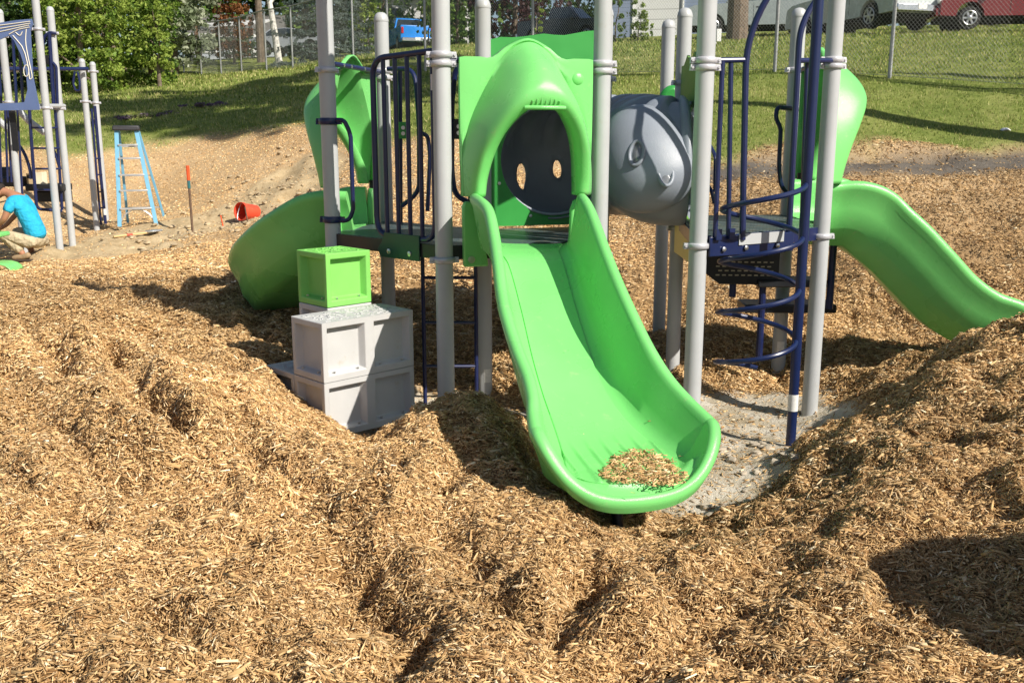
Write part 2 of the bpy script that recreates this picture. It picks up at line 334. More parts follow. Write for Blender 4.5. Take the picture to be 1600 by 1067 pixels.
def spaced(a, b, st): return list(np.arange(a, b, st))
xs = [-120, -90, -70, -55, -45, -38] + spaced(-33, -14, 1.0) + spaced(-14, -6, .2) + spaced(-6, -3.2, .09) + spaced(-3.2, 4.6, .04) + spaced(4.6, 7, .1) + spaced(7, 16, .5) + spaced(16, 34, 1.5) + [36, 42, 50, 60, 80, 120]
ys = [-30, -20, -12, -8, -5, -3, -1.5, 0, .8, 1.4] + spaced(1.8, 7.5, .04) + spaced(7.5, 10, .06) + spaced(10, 20, .1) + spaced(20, 34, .3) + spaced(34, 60, 1.0) + [62, 66, 72, 80, 95, 120, 160, 220, 300]
GX, GY = np.meshgrid(xs, ys); GZ = height(GX, GY)
_g, _c, _d, _p = masks(GX.ravel(), GY.ravel(), hbase(GX.ravel(), GY.ravel())); GZ = GZ - (.016 * np.clip(1 - _g - _c - _d - _p, 0, 1)).reshape(GZ.shape) * (1 - sstep(10, 14, GY)); far = sstep(100, 160, GY); GZ = GZ * (1 - far) + 6.5 * far
V = np.stack([GX, GY, GZ], -1).reshape(-1, 3); nx = len(xs); ny = len(ys)
idx = np.arange(nx * ny).reshape(ny, nx); F = np.stack([idx[:-1, :-1], idx[:-1, 1:], idx[1:, 1:], idx[1:, :-1]], -1).reshape(-1, 4)
hb = hbase(V[:, 0], V[:, 1]); g, c, d, p = masks(V[:, 0], V[:, 1], hb)

def ground_mat():
    m, nt, b = new_mat('playground ground'); L = nt.links.new
    at_ = nd(nt, 'ShaderNodeVertexColor', layer_name='Col'); sp = nd(nt, 'ShaderNodeSeparateColor'); L(at_.outputs[0], sp.inputs[0])
    geo = nd(nt, 'ShaderNodeNewGeometry')
    def noise(sc, det=6, ro=.6):
        x = nd(nt, 'ShaderNodeTexNoise'); x.inputs['Scale'].default_value = sc; x.inputs['Detail'].default_value = det; x.inputs['Roughness'].default_value = ro
        L(geo.outputs['Position'], x.inputs['Vector']); return x
    def mix(f, a, c_):
        x = nd(nt, 'ShaderNodeMixRGB'); L(f, x.inputs[0]); L(a, x.inputs[1]); L(c_, x.inputs[2]); return x.outputs[0]
    mu = ramp(nt, [(.28, (.13, .07, .028)), (.45, (.27, .16, .068)), (.6, (.42, .27, .125)), (.8, (.54, .39, .22))]); n1 = noise(38, 9, .8); L(n1.outputs[0], mu.inputs[0])  # near mulch base: shade of the gaps between chips put into its dark tones
    sx_ = nd(nt, 'ShaderNodeSeparateXYZ'); L(geo.outputs['Position'], sx_.inputs[0]); mr_ = nd(nt, 'ShaderNodeMapRange'); mr_.inputs[1].default_value = 8; mr_.inputs[2].default_value = 13; L(sx_.outputs[1], mr_.inputs[0])
    mu2 = ramp(nt, [(.28, (.35, .245, .135)), (.45, (.47, .34, .195)), (.6, (.56, .42, .255)), (.8, (.63, .50, .33))]); L(n1.outputs[0], mu2.inputs[0])
    n1b = noise(.9, 5); mb = ramp(nt, [(.3, (.8, .74, .66)), (.7, (1.15, 1.12, 1.08))]); L(n1b.outputs[0], mb.inputs[0])
    mm = nd(nt, 'ShaderNodeMixRGB', blend_type='MULTIPLY'); mm.inputs[0].default_value = 1; L(mix(mr_.outputs[0], mu.outputs[0], mu2.outputs[0]), mm.inputs[1]); L(mb.outputs[0], mm.inputs[2])
    cl = ramp(nt, [(.28, (.22, .16, .09)), (.42, (.40, .34, .24)), (.55, (.55, .50, .41)), (.7, (.68, .65, .58))]); n2 = noise(3.2, 10, .7); L(n2.outputs[0], cl.inputs[0])
    di = ramp(nt, [(.3, (.33, .24, .13)), (.5, (.50, .38, .22)), (.7, (.60, .48, .30))]); n3 = noise(4.5, 10, .75); L(n3.outputs[0], di.inputs[0])
    gr = ramp(nt, [(.3, (.07, .105, .02)), (.46, (.165, .205, .045)), (.6, (.25, .27, .08)), (.78, (.37, .34, .14))]); n4 = noise(1.1, 12, .78); L(n4.outputs[0], gr.inputs[0])
    pa = ramp(nt, [(.3, (.10, .085, .07)), (.7, (.17, .15, .125))]); n5 = noise(5, 8); L(n5.outputs[0], pa.inputs[0])
    o = mix(sp.outputs[1], mm.outputs[0], cl.outputs[0]); o = mix(sp.outputs[2], o, di.outputs[0]); o = mix(at_.outputs[1], o, pa.outputs[0]) ; o = mix(sp.outputs[0], o, gr.outputs[0])
    L(o, b.inputs['Base Color']); b.inputs['Roughness'].default_value = .9; b.inputs['Specular IOR Level'].default_value = .15
    bp = nd(nt, 'ShaderNodeBump'); bp.inputs['Strength'].default_value = .8; bp.inputs['Distance'].default_value = .03
    nb = noise(45, 6, .7); L(nb.outputs[0], bp.inputs['Height']); L(bp.outputs[0], b.inputs['Normal'])
    return m
gm = ground_mat()
ground = raw_mesh('ground', V, F, gm, col=np.stack([g, c, d, np.clip(p, 0, 1)], -1))
ground.data.polygons.foreach_set('use_smooth', [True] * len(ground.data.polygons)); tag(ground, kind='structure')

# ------------------------------------------------------------------ wood chips
PAL = np.array([(.69, .475, .24), (.60, .395, .18), (.47, .29, .125), (.79, .59, .345), (.34, .19, .08), (.21, .12, .05), (.87, .74, .50), (.54, .34, .155)])
PW = np.array([.19, .22, .18, .095, .12, .055, .018, .122]); PW /= PW.sum()
def chip_arrays(x, y, z, nrm, ln, wd, th, tilt=.35, bright=None):
    n = len(x); yaw = rng.random(n) * 6.283; d = np.stack([np.cos(yaw), np.sin(yaw), rng.normal(0, tilt, n)], -1)
    d -= nrm * (d * nrm).sum(-1, keepdims=True) * .8; d /= np.linalg.norm(d, axis=-1, keepdims=True)
    rv = nrm + rng.normal(0, tilt * 1.1, (n, 3)); s = np.cross(d, rv); s /= np.linalg.norm(s, axis=-1, keepdims=True); u = np.cross(s, d)
    C = np.stack([x, y, z], -1); L_ = (ln / 2)[:, None]; W_ = (wd / 2)[:, None]; T_ = (th / 2)[:, None]; bend = (ln * rng.normal(0, .09, n))[:, None]
    e1 = (.35 + .65 * rng.random(n))[:, None]; e2 = (.25 + .75 * rng.random(n))[:, None]
    vs = np.stack([C - d * L_ - s * W_ * e1 - u * T_, C - d * L_ * .9 + s * W_ * e1 - u * T_, C + d * L_ * .93 + s * W_ * e2 - u * T_, C + d * L_ - s * W_ * e2 - u * T_,
                   C - d * L_ * .97 - s * W_ * e1 + u * (T_ + bend), C - d * L_ * .9 + s * W_ * e1 + u * (T_ + bend), C + d * L_ * .93 + s * W_ * e2 + u * (T_ + bend), C + d * L_ * .97 - s * W_ * e2 + u * (T_ + bend)], 1).reshape(-1, 3)
    b = (np.arange(n) * 8)[:, None]; q = np.array([(4, 5, 6, 7), (0, 1, 5, 4), (1, 2, 6, 5), (2, 3, 7, 6), (3, 0, 4, 7)])
    fs = (b[:, :, None] + q[None]).reshape(-1, 4)
    col = PAL[rng.choice(len(PAL), n, p=PW)] * rng.uniform(.78, 1.18, (n, 1))
    if bright is not None: col = col * bright[:, None]
    col = np.repeat(np.clip(np.concatenate([col, np.ones((n, 1))], 1), 0, 1), 8, 0)
    return vs, fs, col
def moist(x, y):      # the far right bed is damp and darker, the far left one dry and pale
    return 1 - .26 * sstep(1.0, 3.0, x) * sstep(8.5, 10.5, y) + .30 * sstep(10, 15, y) * sstep(1.5, -1.0, x) * 1.0
def scatter(ymin, ymax, dens, l0, l1, w0, w1, lift):
    hw0 = .56 * (ymin + .6) + .35; hw1 = .56 * (ymax + .6) + .35
    n = int((hw0 + hw1) * (ymax - ymin) * dens)
    y = rng.uniform(ymin, ymax, n); x = rng.uniform(-1, 1, n) * hw1; k = np.abs(x) < (.56 * (y + .6) + .35); x, y = x[k], y[k]
    hbz = hbase(x, y); g, c, d, p = masks(x, y, hbz); keep = rng.random(len(x)) > np.clip(g * 1.1 + c * .94 + d * .88 + p * .9, 0, 1)
    x, y = x[keep], y[keep]; z = height(x, y); e = .03
    dzx = (height(x + e, y) - z) / e; dzy = (height(x, y + e) - z) / e; nr = np.stack([-dzx, -dzy, np.ones_like(z)], -1); nr /= np.linalg.norm(nr, axis=-1, keepdims=True)
    m = len(x); ln = rng.uniform(l0, l1, m) * np.where(rng.random(m) < .06, 1.7, 1); wd = rng.uniform(w0, w1, m) * np.where(rng.random(m) < .07, 2.2, 1); th = wd * rng.uniform(.2, .5, m)
    big = np.clip(1 + fbm(x, y, .9, 3) * .30, .6, 1.3) * moist(x, y)
    return chip_arrays(x, y, z + rng.random(m) ** 1.5 * lift, nr, ln, wd, th, bright=big)
parts_ = [scatter(2.3, 4.2, 17000, .008, .030, .0024, .0068, .008), scatter(2.3, 4.2, 17500, .008, .044, .0016, .0044, .027), scatter(4.2, 6.2, 11500, .010, .034, .0030, .0074, .008), scatter(4.2, 6.2, 11000, .010, .046, .0020, .0052, .026), scatter(6.2, 9.5, 9200, .018, .046, .0035, .0080, .024), scatter(9.5, 14.5, 2000, .022, .055, .0055, .0100, .022), scatter(14.5, 24, 900, .018, .045, .006, .011, .008)]
off = 0; Vs = []; Fs = []; Cs = []
for v, f, cc in parts_: Vs.append(v); Fs.append(f + off); Cs.append(cc); off += len(v)
chips = raw_mesh('wood_chips', np.concatenate(Vs), np.concatenate(Fs), M['chips'], col=np.concatenate(Cs))
tag(chips, 'loose shredded tan wood chip mulch heaped in uneven mounds around the play structure', 'mulch', kind='stuff')
print('chips', off // 8)

# clods of grey clay lying on the bare floor and the dirt heap
def clods(name, spots, mat, label, cat):
    mb = MB()
    for (x, y, r) in spots:
        z = H(x, y); k = 7; pts = []
        for la in (-.9, -.3, .35, .95):
            for a in range(k):
                rr = r * math.cos(la) * random.uniform(.5, 1.4); t = 6.283 * a / k + la
                pts.append((x + rr * math.cos(t), y + rr * math.sin(t), z + r * .25 + r * .6 * math.sin(la) * random.uniform(.8, 1.1)))
        mb.loft([pts[i * k:(i + 1) * k] for i in range(4)])
    return tag(mb.build(name, mat, angle=50), label, cat, kind='stuff')
M['clay'] = basic('dry grey clay', (.42, .36, .28), .9, var=.3, scale=14, bump=1, bscale=60)
sp_ = []
for i in range(230):
    x, y = rng.uniform(.7, 2.1), rng.uniform(4.6, 6.6)
    if i % 3 == 0: x, y = rng.uniform(-.9, .1), rng.uniform(6.0, 6.9)
    if masks(np.array([x]), np.array([y]), hbase([x], [y]))[1][0] > .5: sp_.append((x, y, random.choice([.012, .018, .025, .04])))
clods('clay_crumbs', sp_, M['clay'], 'pale crumbs of dry clay scattered on the bare floor beside the slide', 'clay')
sp_ = []
for i in range(340):
    x, y = rng.normal(-4.6, .9), rng.normal(18.9, 1.0)
    if i % 2: x, y = rng.normal(-5.0, 1.3), rng.normal(16.6, .9)
    if y < grass_edge(x) - 1: sp_.append((x, y, random.choice([.018, .025, .035, .06])))
M['dirtclod'] = basic('dug up soil', (.44, .34, .21), .95, var=.3, scale=10, bump=1, bscale=40)
clods('soil_clods', sp_, M['dirtclod'], 'dug up lumps of brown soil around the holes near the bucket and ladder', 'soil')

# ------------------------------------------------------------------ lawn
def lawn():
    Vs = []; Cs = []
    for (y0, y1, dens, hgt, wd) in ((12.5, 19, 330, .05, .014), (19, 28, 130, .065, .026), (28, 45, 40, .09, .05)):
        n_ = int(2 * .57 * y1 * (y1 - y0) * dens); y = rng.uniform(y0, y1, n_); x = rng.uniform(-1, 1, n_) * .57 * y1; k = np.abs(x) < .57 * y; x, y = x[k], y[k]
        hb_ = hbase(x, y); g_ = masks(x, y, hb_)[0]; k = rng.random(len(x)) < g_ * 1.1 - .1; x, y = x[k], y[k]; z = height(x, y); n_ = len(x)
        patch = fbm(x, y, .55, 4)
        for b in range(2):
            a = rng.random(n_) * 6.283; l = hgt * rng.uniform(.4, 1.3, n_) * (1 + patch * .4); w = wd * rng.uniform(.5, 1.2, n_)
            dx, dy = np.cos(a), np.sin(a); lean = rng.uniform(.2, 1.1, n_) * l; ox = rng.normal(0, wd, n_)
            P0 = np.stack([x + ox - dy * w / 2, y + dx * w / 2, z - .005], -1); P1 = np.stack([x + ox + dy * w / 2, y - dx * w / 2, z - .005], -1); P2 = np.stack([x + ox + dx * lean, y + dy * lean, z + l], -1)
            Vs.append(np.stack([P0, P1, P2], 1).reshape(-1, 3))
            base = np.array([(.205, .28, .05), (.285, .35, .08), (.38, .40, .12), (.135, .20, .035), (.48, .44, .19)])
            pr = rng.random(n_) + patch * .35; ii = np.clip((pr * 5).astype(int), 0, 4); cc = base[[3, 0, 1, 2, 4]][ii] * rng.uniform(.8, 1.2, (n_, 1))
            Cs.append(np.repeat(np.concatenate([cc, np.ones((n_, 1))], 1), 3, 0))
    V_ = np.concatenate(Vs); F_ = np.arange(len(V_)).reshape(-1, 3)
    o = raw_mesh('grass', V_, F_, M['grass'], col=np.concatenate(Cs), k=3); tag(o, 'short patchy lawn grass covering the slope up to the fence', 'grass', kind='stuff'); print('grass', len(F_))
lawn()

# ================================================================== MAIN PLAY STRUCTURE
PS = empty('play_structure', (0.6, 7.0, 0), label='large play structure with grey posts, green slides, a grey crawl tunnel and navy spiral climber', cat='play structure')
bpy.context.view_layer.update()
def inw(o, root):    # o was built in world coordinates: hang it on root without moving it
    o.parent = root; o.matrix_parent_inverse = Matrix.Translation(root.location).inverted() if root.rotation_euler.z == 0 else root.matrix_world.inverted(); return o
def P(mb, name, mat, root=PS, **k): return inw(mb.build(name, M[mat] if isinstance(mat, str) else mat, **k), root)
PR = .059
def clamp_mesh(x, y, z, r=PR, h=.042, ang=0, lug=True):
    mb = MB(); mb.lathe([(r + .001, -h / 2), (r + .012, -h / 2 + .004), (r + .016, -h / 4), (r + .016, h / 4), (r + .012, h / 2 - .004), (r + .001, h / 2)], (x, y, z), 20)
    if lug:
        for a in (ang, ang + math.pi):
            Rz = Matrix.Rotation(a, 3, 'Z'); c = Vector((x, y, z)) + Rz @ Vector((r + .022, 0, 0)); mb.box(c, (.036, .034, h * .9), Rz, .8)
            mb.tube([c + Rz @ Vector((.004, -.026, 0)), c + Rz @ Vector((.004, .026, 0))], .009, 6)
    return mb
def sub(mb, name, mat, par, **k):
    o = mb.build(name, M[mat] if isinstance(mat, str) else mat, **k); o.parent = par; o.matrix_parent_inverse = par.matrix_world.inverted() if False else Matrix.Identity(4)
    return o
# parts are meshes whose vertices are in world coordinates; the part object sits at the root offset, so its own children keep plain coordinates
def post(x, y, top, clamps=(), root=PS, r=PR, z0=None, lean=(0, 0), label=None, capr=True, ang=0.4):
    z0 = (H(x, y) - .15) if z0 is None else z0
    mb = MB(); pts = [(x, y, z0), (x + lean[0], y + lean[1], top - r)]; mb.tube(pts, r, 32, cap=True)
    o = P(mb, 'post', 'post', root)
    if label: o['label'] = label
    cx, cy = x + lean[0], y + lean[1]
    cm = MB(); cm.lathe([(r + .002, -.005), (r + .003, .0), (r + .002, .012), (r * .97, .03), (r * .8, .052), (r * .5, .066), (r * .15, .071)], (cx, cy, top - r), 24)
    c = cm.build('post_cap', M['post'], o, angle=60)
    for cz in clamps:
        f = (cz - z0) / (top - z0); k = clamp_mesh(x + lean[0] * f, y + lean[1] * f, cz, r, ang=ang).build('clamp', M['clamp'], o, angle=40)
    return o
P1 = (at(514, 200, 7.2)).xy; P2 = at(691, 200, 6.35).xy; P3 = at(939, 200, 6.65).xy; P4 = at(1096, 250, 6.3).xy; P5 = at(1291, 250, 7.0).xy
P6 = at(600, 200, 8.25).xy; P7 = at(756, 300, 7.5).xy; P8 = at(941, 300, 7.75).xy; P9 = at(1064, 200, 8.0).xy; P10 = at(1238, 200, 8.1).xy; P11 = at(1038, 250, 8.9).xy
DZ, DZ2 = 1.375, 1.44
def zof(py, Y): return at(800, py, Y).z
post(*P1, 4.1, (zof(110, 7.2), DZ - .12), ang=.9)
post(*P2, 4.1, (zof(86, 6.35), zof(100, 6.35), zof(406, 6.35)), ang=.2)
post(*P3, 4.1, (zof(100, 6.65), zof(112, 6.65), DZ - .1), ang=.1)
post(*P4, 4.1, (zof(95, 6.3), zof(106, 6.3), zof(384, 6.3)), ang=.1)
post(*P5, 4.1, (zof(94, 7.0), zof(104, 7.0), zof(369, 7.0)), ang=.2)
post(*P6, zof(22, 8.25), (zof(111, 8.25), zof(122, 8.25), DZ - .1), ang=.5)
post(*P7, zof(0, 7.5), (2.52, DZ - .1)); post(*P8, 3.05, (2.52,))
post(*P9, zof(15, 8.0), (zof(130, 8.0), DZ2 - .1)); post(*P10, zof(15, 8.1), (zof(110, 8.1), zof(169, 8.1), DZ2 - .1)); post(*P11, zof(33, 8.9), (zof(225, 8.9),))
lm = MB(); c = at(756, 577, 7.5)
for (x, y, z0_, h, cx) in ((P7.x, P7.y, zof(598, 7.44), .11, 757), ):
    a = [(x + (PR + .001) * math.sin(t), y - (PR + .001) * math.cos(t)) for t in np.linspace(-.1, .9, 6)]
    lm.loft([[(q[0], q[1], z0_) for q in a], [(q[0], q[1], z0_ + h) for q in a]], closed=False)
P(lm, 'paper_label', 'label'); lm = MB()
x, y = P10; a = [(x + (PR + .001) * math.sin(t), y - (PR + .001) * math.cos(t)) for t in np.linspace(-.6, .5, 6)]
lm.loft([[(q[0], q[1], zof(555, 8.04)) for q in a], [(q[0], q[1], zof(534, 8.04)) for q in a]], closed=False)
P(lm, 'paper_label', 'label')

for Pa, Pb, zz in ((P1, P2, 3.16), (P2, P3, 3.06), (P4, P5, 3.1)):  # unseen panels added above the view to throw shadows behind the structure
    d_ = (Pb - Pa); L_ = d_.length - .16; u_ = d_.normalized(); o_ = Pa + u_ * .08; hp = [(0, 0), (L_ * .25, .06), (L_ * .5, .09), (L_ * .75, .06), (L_, 0), (L_, .62), (L_ * .8, .70), (L_ * .5, .76), (L_ * .2, .70), (0, .62)]
    h_ = P(MB().extr(hp, (o_.x, o_.y, zz), (u_.x, u_.y, 0), (0, 0, 1), (u_.y, -u_.x, 0), .02), 'shadow_panel', 'dkgreen'); h_['label'] = 'added green arched panel above the view, casting shadow from between two tall posts'
# decks -------------------------------------------------------------
def inset(poly, d):
    c = sum((Vector(p) for p in poly), Vector((0, 0))) / len(poly); return [Vector(p) + (c - Vector(p)).normalized() * d for p in poly]
def deck(poly, z, skirt='black'):
    poly = [Vector(p) for p in poly]; d = P(MB().prism(poly, z - .02, z), 'deck', 'deck', angle=30)
    rim = MB()
    for i in range(len(poly)):
        a, b = poly[i], poly[(i + 1) % len(poly)]; t = (b - a).normalized(); nrm = Vector((t.y, -t.x))
        a = a + t * .001; b = b - t * .001
        rim.extr([(0, -.095), (1, -.095), (1, -.0035), (0, -.0035)], (a.x, a.y, z), Vector((b.x - a.x, b.y - a.y, 0)), (0, 0, 1), Vector((nrm.x, nrm.y, 0)), .012)
    rim.build('deck_skirt', M[skirt], d, bevel=0)
    return d
deck([P1, P2, P3, P8, P7, P6], DZ); deck([P4, P5, P10, P9], DZ2, 'navy')

# slide -------------------------------------------------------------
def slide(path, w, fl, hL, hR, name='slide', n=120, groove=True, rimr=.036, skirt=0.0, fan=0, label=None):
    """path (x,y,z of the floor centre), w half floor width, fl wall lean, hL/hR wall heights"""
    C = catmull(path, n); T = np.gradient(C, axis=0); T /= np.linalg.norm(T, axis=1, keepdims=True); L0 = np.concatenate([[0], np.cumsum(np.linalg.norm(np.diff(C, axis=0), axis=1))])
    Kn = np.exp(-((L0[:, None] - L0[None, :]) / .09) ** 2) * np.gradient(L0)[None, :]; T = (Kn @ T) / Kn.sum(1, keepdims=True); ts = np.linspace(0, 1, len(path)); tt = np.linspace(0, 1, n)
    w, fl, hL, hR = [np.array(catmull(np.stack([np.array(q, float)] * 3, 1), n))[:, 0] for q in (w, fl, hL, hR)]
    secs = []; nf = 97
    for i in range(n):
        t = Vector(T[i]).normalized(); rgt = Vector((t.y, -t.x, 0)).normalized(); up = rgt.cross(t).normalized()
        if up.z < 0: up = -up
        c = Vector(C[i]); W_ = w[i]; f = fl[i]; pr = []
        def side(sg, h):
            # from the floor outwards to the rim, over it and down the outside
            q = [(W_ + .0, .0), (W_ + .035, .012), (W_ + .06 + f * .15, .045 * min(1, h / .1)), (W_ + .065 + f * .4, h * .45), (W_ + .07 + f * .75, h * .8)]
            cx = W_ + .07 + f + rimr; cy = h
            q += [(cx + rimr * math.cos(a), cy + rimr * math.sin(a)) for a in (math.pi, 2.5, 2.0, 1.57, 1.1, .6, 0, -.6)]
            q += [(cx + rimr * .45, cy - rimr * 1.3), (W_ + .11 + f * .7, h * .55 - .02 - skirt * .15), (W_ + .095 + f * .4, h * .2 - .04 - skirt * .4), (W_ + .085 + f * .3, h * .2 - .052 - skirt * .4), (W_ + .03, -.055 - skirt)]
            return [(sg * a, b) for a, b in q]
        L_ = side(-1, hL[i]); R_ = side(1, hR[i]); floor_ = []
        s = tt[i]; g = float(sstep(.80, .93, s)) * 1 if groove else 0
        for k in range(1, nf - 1):
            x = -1 + 2 * k / (nf - 1); e = .011 * g * (max(0, math.cos(x * W_ / .042 * math.pi)) ** 2) * (1 if abs(x * W_) < .25 else 0)
            floor_.append((x * W_, e + .008 * abs(x) ** 4))
        prof = L_[::-1] + floor_ + R_      # outer left bottom ... outer right bottom
        prof += [(W_ * .5, -.06 - skirt), (-W_ * .5, -.06 - skirt)]
        secs.append([c + rgt * a + up * b for a, b in prof])
    mb = MB(); mb.loft(secs)
    if fan:      # rounded scoop that closes the exit
        cols = []; tf = Vector((t.x, t.y, t.z * .12)).normalized(); tf = tf + rgt * .10
        for ph in np.linspace(-90, 90, 121):
            sn, cs_ = math.sin(R(ph)), math.cos(R(ph)); wgt = abs(sn) ** 3.6; h = (hL[-1] if ph < 0 else hR[-1]) * wgt + (-.046) * (1 - wgt); col = []
            for q in range(27):
                a = W_ * q / 26; lat = a * sn; e = .011 * (max(0, math.cos(lat / .042 * math.pi)) ** 2) * (1 if abs(lat) < .25 else 0) * (1 - float(sstep(.94, 1.0, q / 26)) * .7) * (1 - wgt * .0); col.append((a, e + .008 * (q / 26) ** 4 * (1 - cs_) - .010 * cs_ ** 2 * (q / 26) ** 3))
            drop = .010 * cs_ ** 2
            col += [(a, b - drop) for a, b in side(1, h)] + [(W_ * .5, -.06 - drop), (0, -.06)]
            cols.append([c + rgt * a * sn + tf * a * cs_ * (fan + (1 - fan) * 0) + up * b for a, b in col])
        mb.loft(cols, closed=False, caps=False)
    o = P(mb, name, 'green', angle=70)
    if label: o['label'] = label
    return o
X0 = (P2 + P3) / 2
main_path = [(X0.x + .045, X0.y - .10, DZ + .005), (.105, 6.15, DZ - .01), (.15, 5.92, 1.30), (.215, 5.55, 1.085), (.275, 5.2, .885), (.335, 4.97, .735), (.405, 4.78, .625), (.475, 4.60, .555), (.535, 4.42, .522)]
main_slide = slide(main_path, [.215, .20, .175, .165, .168, .18, .205, .245, .29], [.03, .03, .03, .05, .07, .075, .075, .07, .06], [.27, .33, .34, .32, .30, .28, .25, .215, .175], [.27, .33, .34, .32, .31, .30, .29, .265, .22], fan=.72, label='straight green slide coming forward with wood chips on its lip')
sm = MB(); sm.tube([(.50, 4.42, .46), (.52, 4.32, H(.52, 4.32) - .1)], .028, 12); P(sm, 'slide_leg', 'black')
# entry wings of the slide beside the posts
def wing(pts2, O, U, t=.04, name='slide_wing', mat='green', V=(0, 0, 1)):
    U = Vector(U).normalized(); N = U.cross(Vector(V)); mb = MB(); mb.extr(pts2, Vector(O) - N * t / 2, U, V, N, t); return P(mb, name, mat, bevel=.012)
Ud = Vector((P3.x - P2.x, P3.y - P2.y, 0)).normalized(); Nf = Vector((Ud.y, -Ud.x, 0))   # Nf points out of the deck towards the camera
HC = Vector((X0.x, X0.y, 0)) + Ud * .01 + Nf * .055
for sg in (-1, 1):
    o = wing([(sg * .44, DZ - .14), (sg * .445, 1.63), (sg * .43, 1.665), (sg * .33, 1.665), (sg * .305, 1.60), (sg * .30, 1.42), (sg * .27, DZ - .14)][::sg], HC - Vector((0, 0, 0)), Ud, .05)
    mb = MB().tube([HC + Ud * sg * .375 + Vector((0, 0, 1.64)), HC + Ud * sg * .375 + Vector((0, 0, 1.73))], .028, 12); P(mb, 'hood_spacer', 'black')
    mb = MB().lathe([(.024, 0), (.024, .006), (.012, .007), (.012, .012)], HC + Ud * sg * .39 + Nf * .026 + Vector((0, 0, DZ - .09)), 14, Nf); P(mb, 'bolt', 'bolt')

# hood ---------------------------------------------------------------
def hood_mesh():
    I = [(-.315, 0, .10), (-.305, .12, .12), (-.275, .27, .18), (-.225, .40, .25), (-.155, .50, .32), (-.105, .545, .355), (-.055, .552, .365), (0, .552, .37)]
    J = [(-.36, .0, .135), (-.36, .12, .16), (-.335, .27, .215), (-.275, .41, .29), (-.20, .53, .355), (-.135, .60, .385), (-.07, .632, .395), (0, .64, .40)]
    O = [(-.43, 0, .05), (-.435, .12, .04), (-.43, .27, .02), (-.395, .45, .008), (-.32, .62, .008), (-.235, .765, .010), (-.13, .905, .022), (0, .965, .045)]
    B = [(-.44, 0, .0), (-.44, .12, 0), (-.445, .32, 0), (-.447, .62, 0), (-.447, .873, 0), (-.25, .868, 0), (-.13, .945, .0), (0, .992, .01)]
    def full(Q): return catmull(Q + [(-a, b, c) for a, b, c in Q[-2::-1]], 61)
    I, J, O, B = map(full, (I, J, O, B)); B[:, 0] = np.clip(B[:, 0], -.447, .447); B[:, 1] = np.where(np.abs(B[:, 0]) > .24, np.minimum(B[:, 1], .873), B[:, 1]); rings = [I - np.array([0, 0, .09]) + 0 * I, I]
    for s in np.linspace(.2, 1, 5): rings.append(I * (1 - s) + J * s + np.array([0, 0, 1]) * .012 * math.sin(math.pi * s))
    for s in np.linspace(.07, 1, 14):
        q = J * (1 - s) + O * s; prof = math.cos(s * math.pi / 2) ** 1.15; q[:, 2] = O[:, 2] + (J[:, 2] - O[:, 2]) * prof; rings.append(q)
    for s in (.03, .3, .65, 1): rings.append(O * (1 - s) + B * s)
    rings[-3][:, 2] = 0 + rings[-3][:, 2] * .3; back = B.copy(); back[:, 2] = -.035; rings.append(back)
    vs = np.concatenate(rings); n = 61; fs = []
    for i in range(len(rings) - 1):
        for k in range(n - 1): fs.append((i * n + k, i * n + k + 1, (i + 1) * n + k + 1, (i + 1) * n + k))
    return vs, fs
hv, hf = hood_mesh(); hood_me = None
def hood(center, out, z0=1.70, s=1.0, label=None, ob=1.0):
    """center: bottom middle of the panel; out: horizontal direction the hood bulges to"""
    global hood_me
    out = Vector(out).normalized(); U = Vector((-out.y, out.x, 0))
    if out.y > 2: U = -U
    def w(v): return Vector(center) + U * v[0] * s + Vector((0, 0, z0 + v[1] * s)) + out * v[2] * s * ob
    mb = MB(); mb.add([w(v) for v in hv], hf); o = P(mb, 'slide_hood', 'green', angle=50, solid=.012)
    if label: o['label'] = label
    v = MB()     # ribbed brow above the opening
    for k in range(7):
        a = -.085 + k * .0285; top = .622 - abs(a) * .32
        v.tube([w((a, .56, .374)), w((a * 1.03, .585, .395)), w((a, top, .398))], .009 * s, 8)
    ledge = [w((a, .553 - 0 * a, .37 + .035 * math.cos(a / .13 * 1.4))) for a in np.linspace(-.13, .13, 13)]
    v.tube(ledge, .014 * s, 8); vb = v.build('hood_brow_vent', M['green'], o, angle=60)
    b = MB().lathe([(.042, 0), (.042, .006), (.036, .012), (.02, .018), (.004, .02)], w((.345, .75, .0)), 20, out); b.build('hood_boss', M['green'], o, angle=50)
    return o
hood(HC, Nf, label='front facing arched green hood over the forward slide')
def frame(Pa, Pb):  # frame for a side between two posts: centre, along, outward (to the right of a->b)
    c = (Pa + Pb) / 2; u = (Pb - Pa).normalized(); return Vector((c.x, c.y, 0)), Vector((u.x, u.y, 0)), Vector((u.y, -u.x, 0))
cL, uL, nL = frame(P6, P1); nL = -nL if nL.x > 0 else nL
cR, uR, nR = frame(P5, P10); nR = -nR if nR.x < 0 else nR
hood(cL + nL * .05, nL, label='left green hood seen from the side behind the bars', ob=.86); hood(cR + nR * .05, nR, z0=1.74, ob=.84, label='right green hood seen edge on beside the post')
def bar(p, q, r=.016, mat='navy', name='rail', n=10): return P(MB().tube([p, q], r, n), name, mat)
for (Pa, Pb, z) in ((P1, P6, 2.60), (P5, P10, 2.60), (P2, P3, 2.555)):
    o = bar((Pa.x, Pa.y, z), (Pb.x, Pb.y, z), .019, 'navy', 'hood_rail')
    bm = MB()
    for f in (.25, .38, .62, .75):
        q = Pa.lerp(Pb, f); bm.lathe([(.012, -.022), (.012, .022), (.004, .025)], (q.x, q.y, z), 8, nL)
    bm.each('bolt', M['bolt'], o)

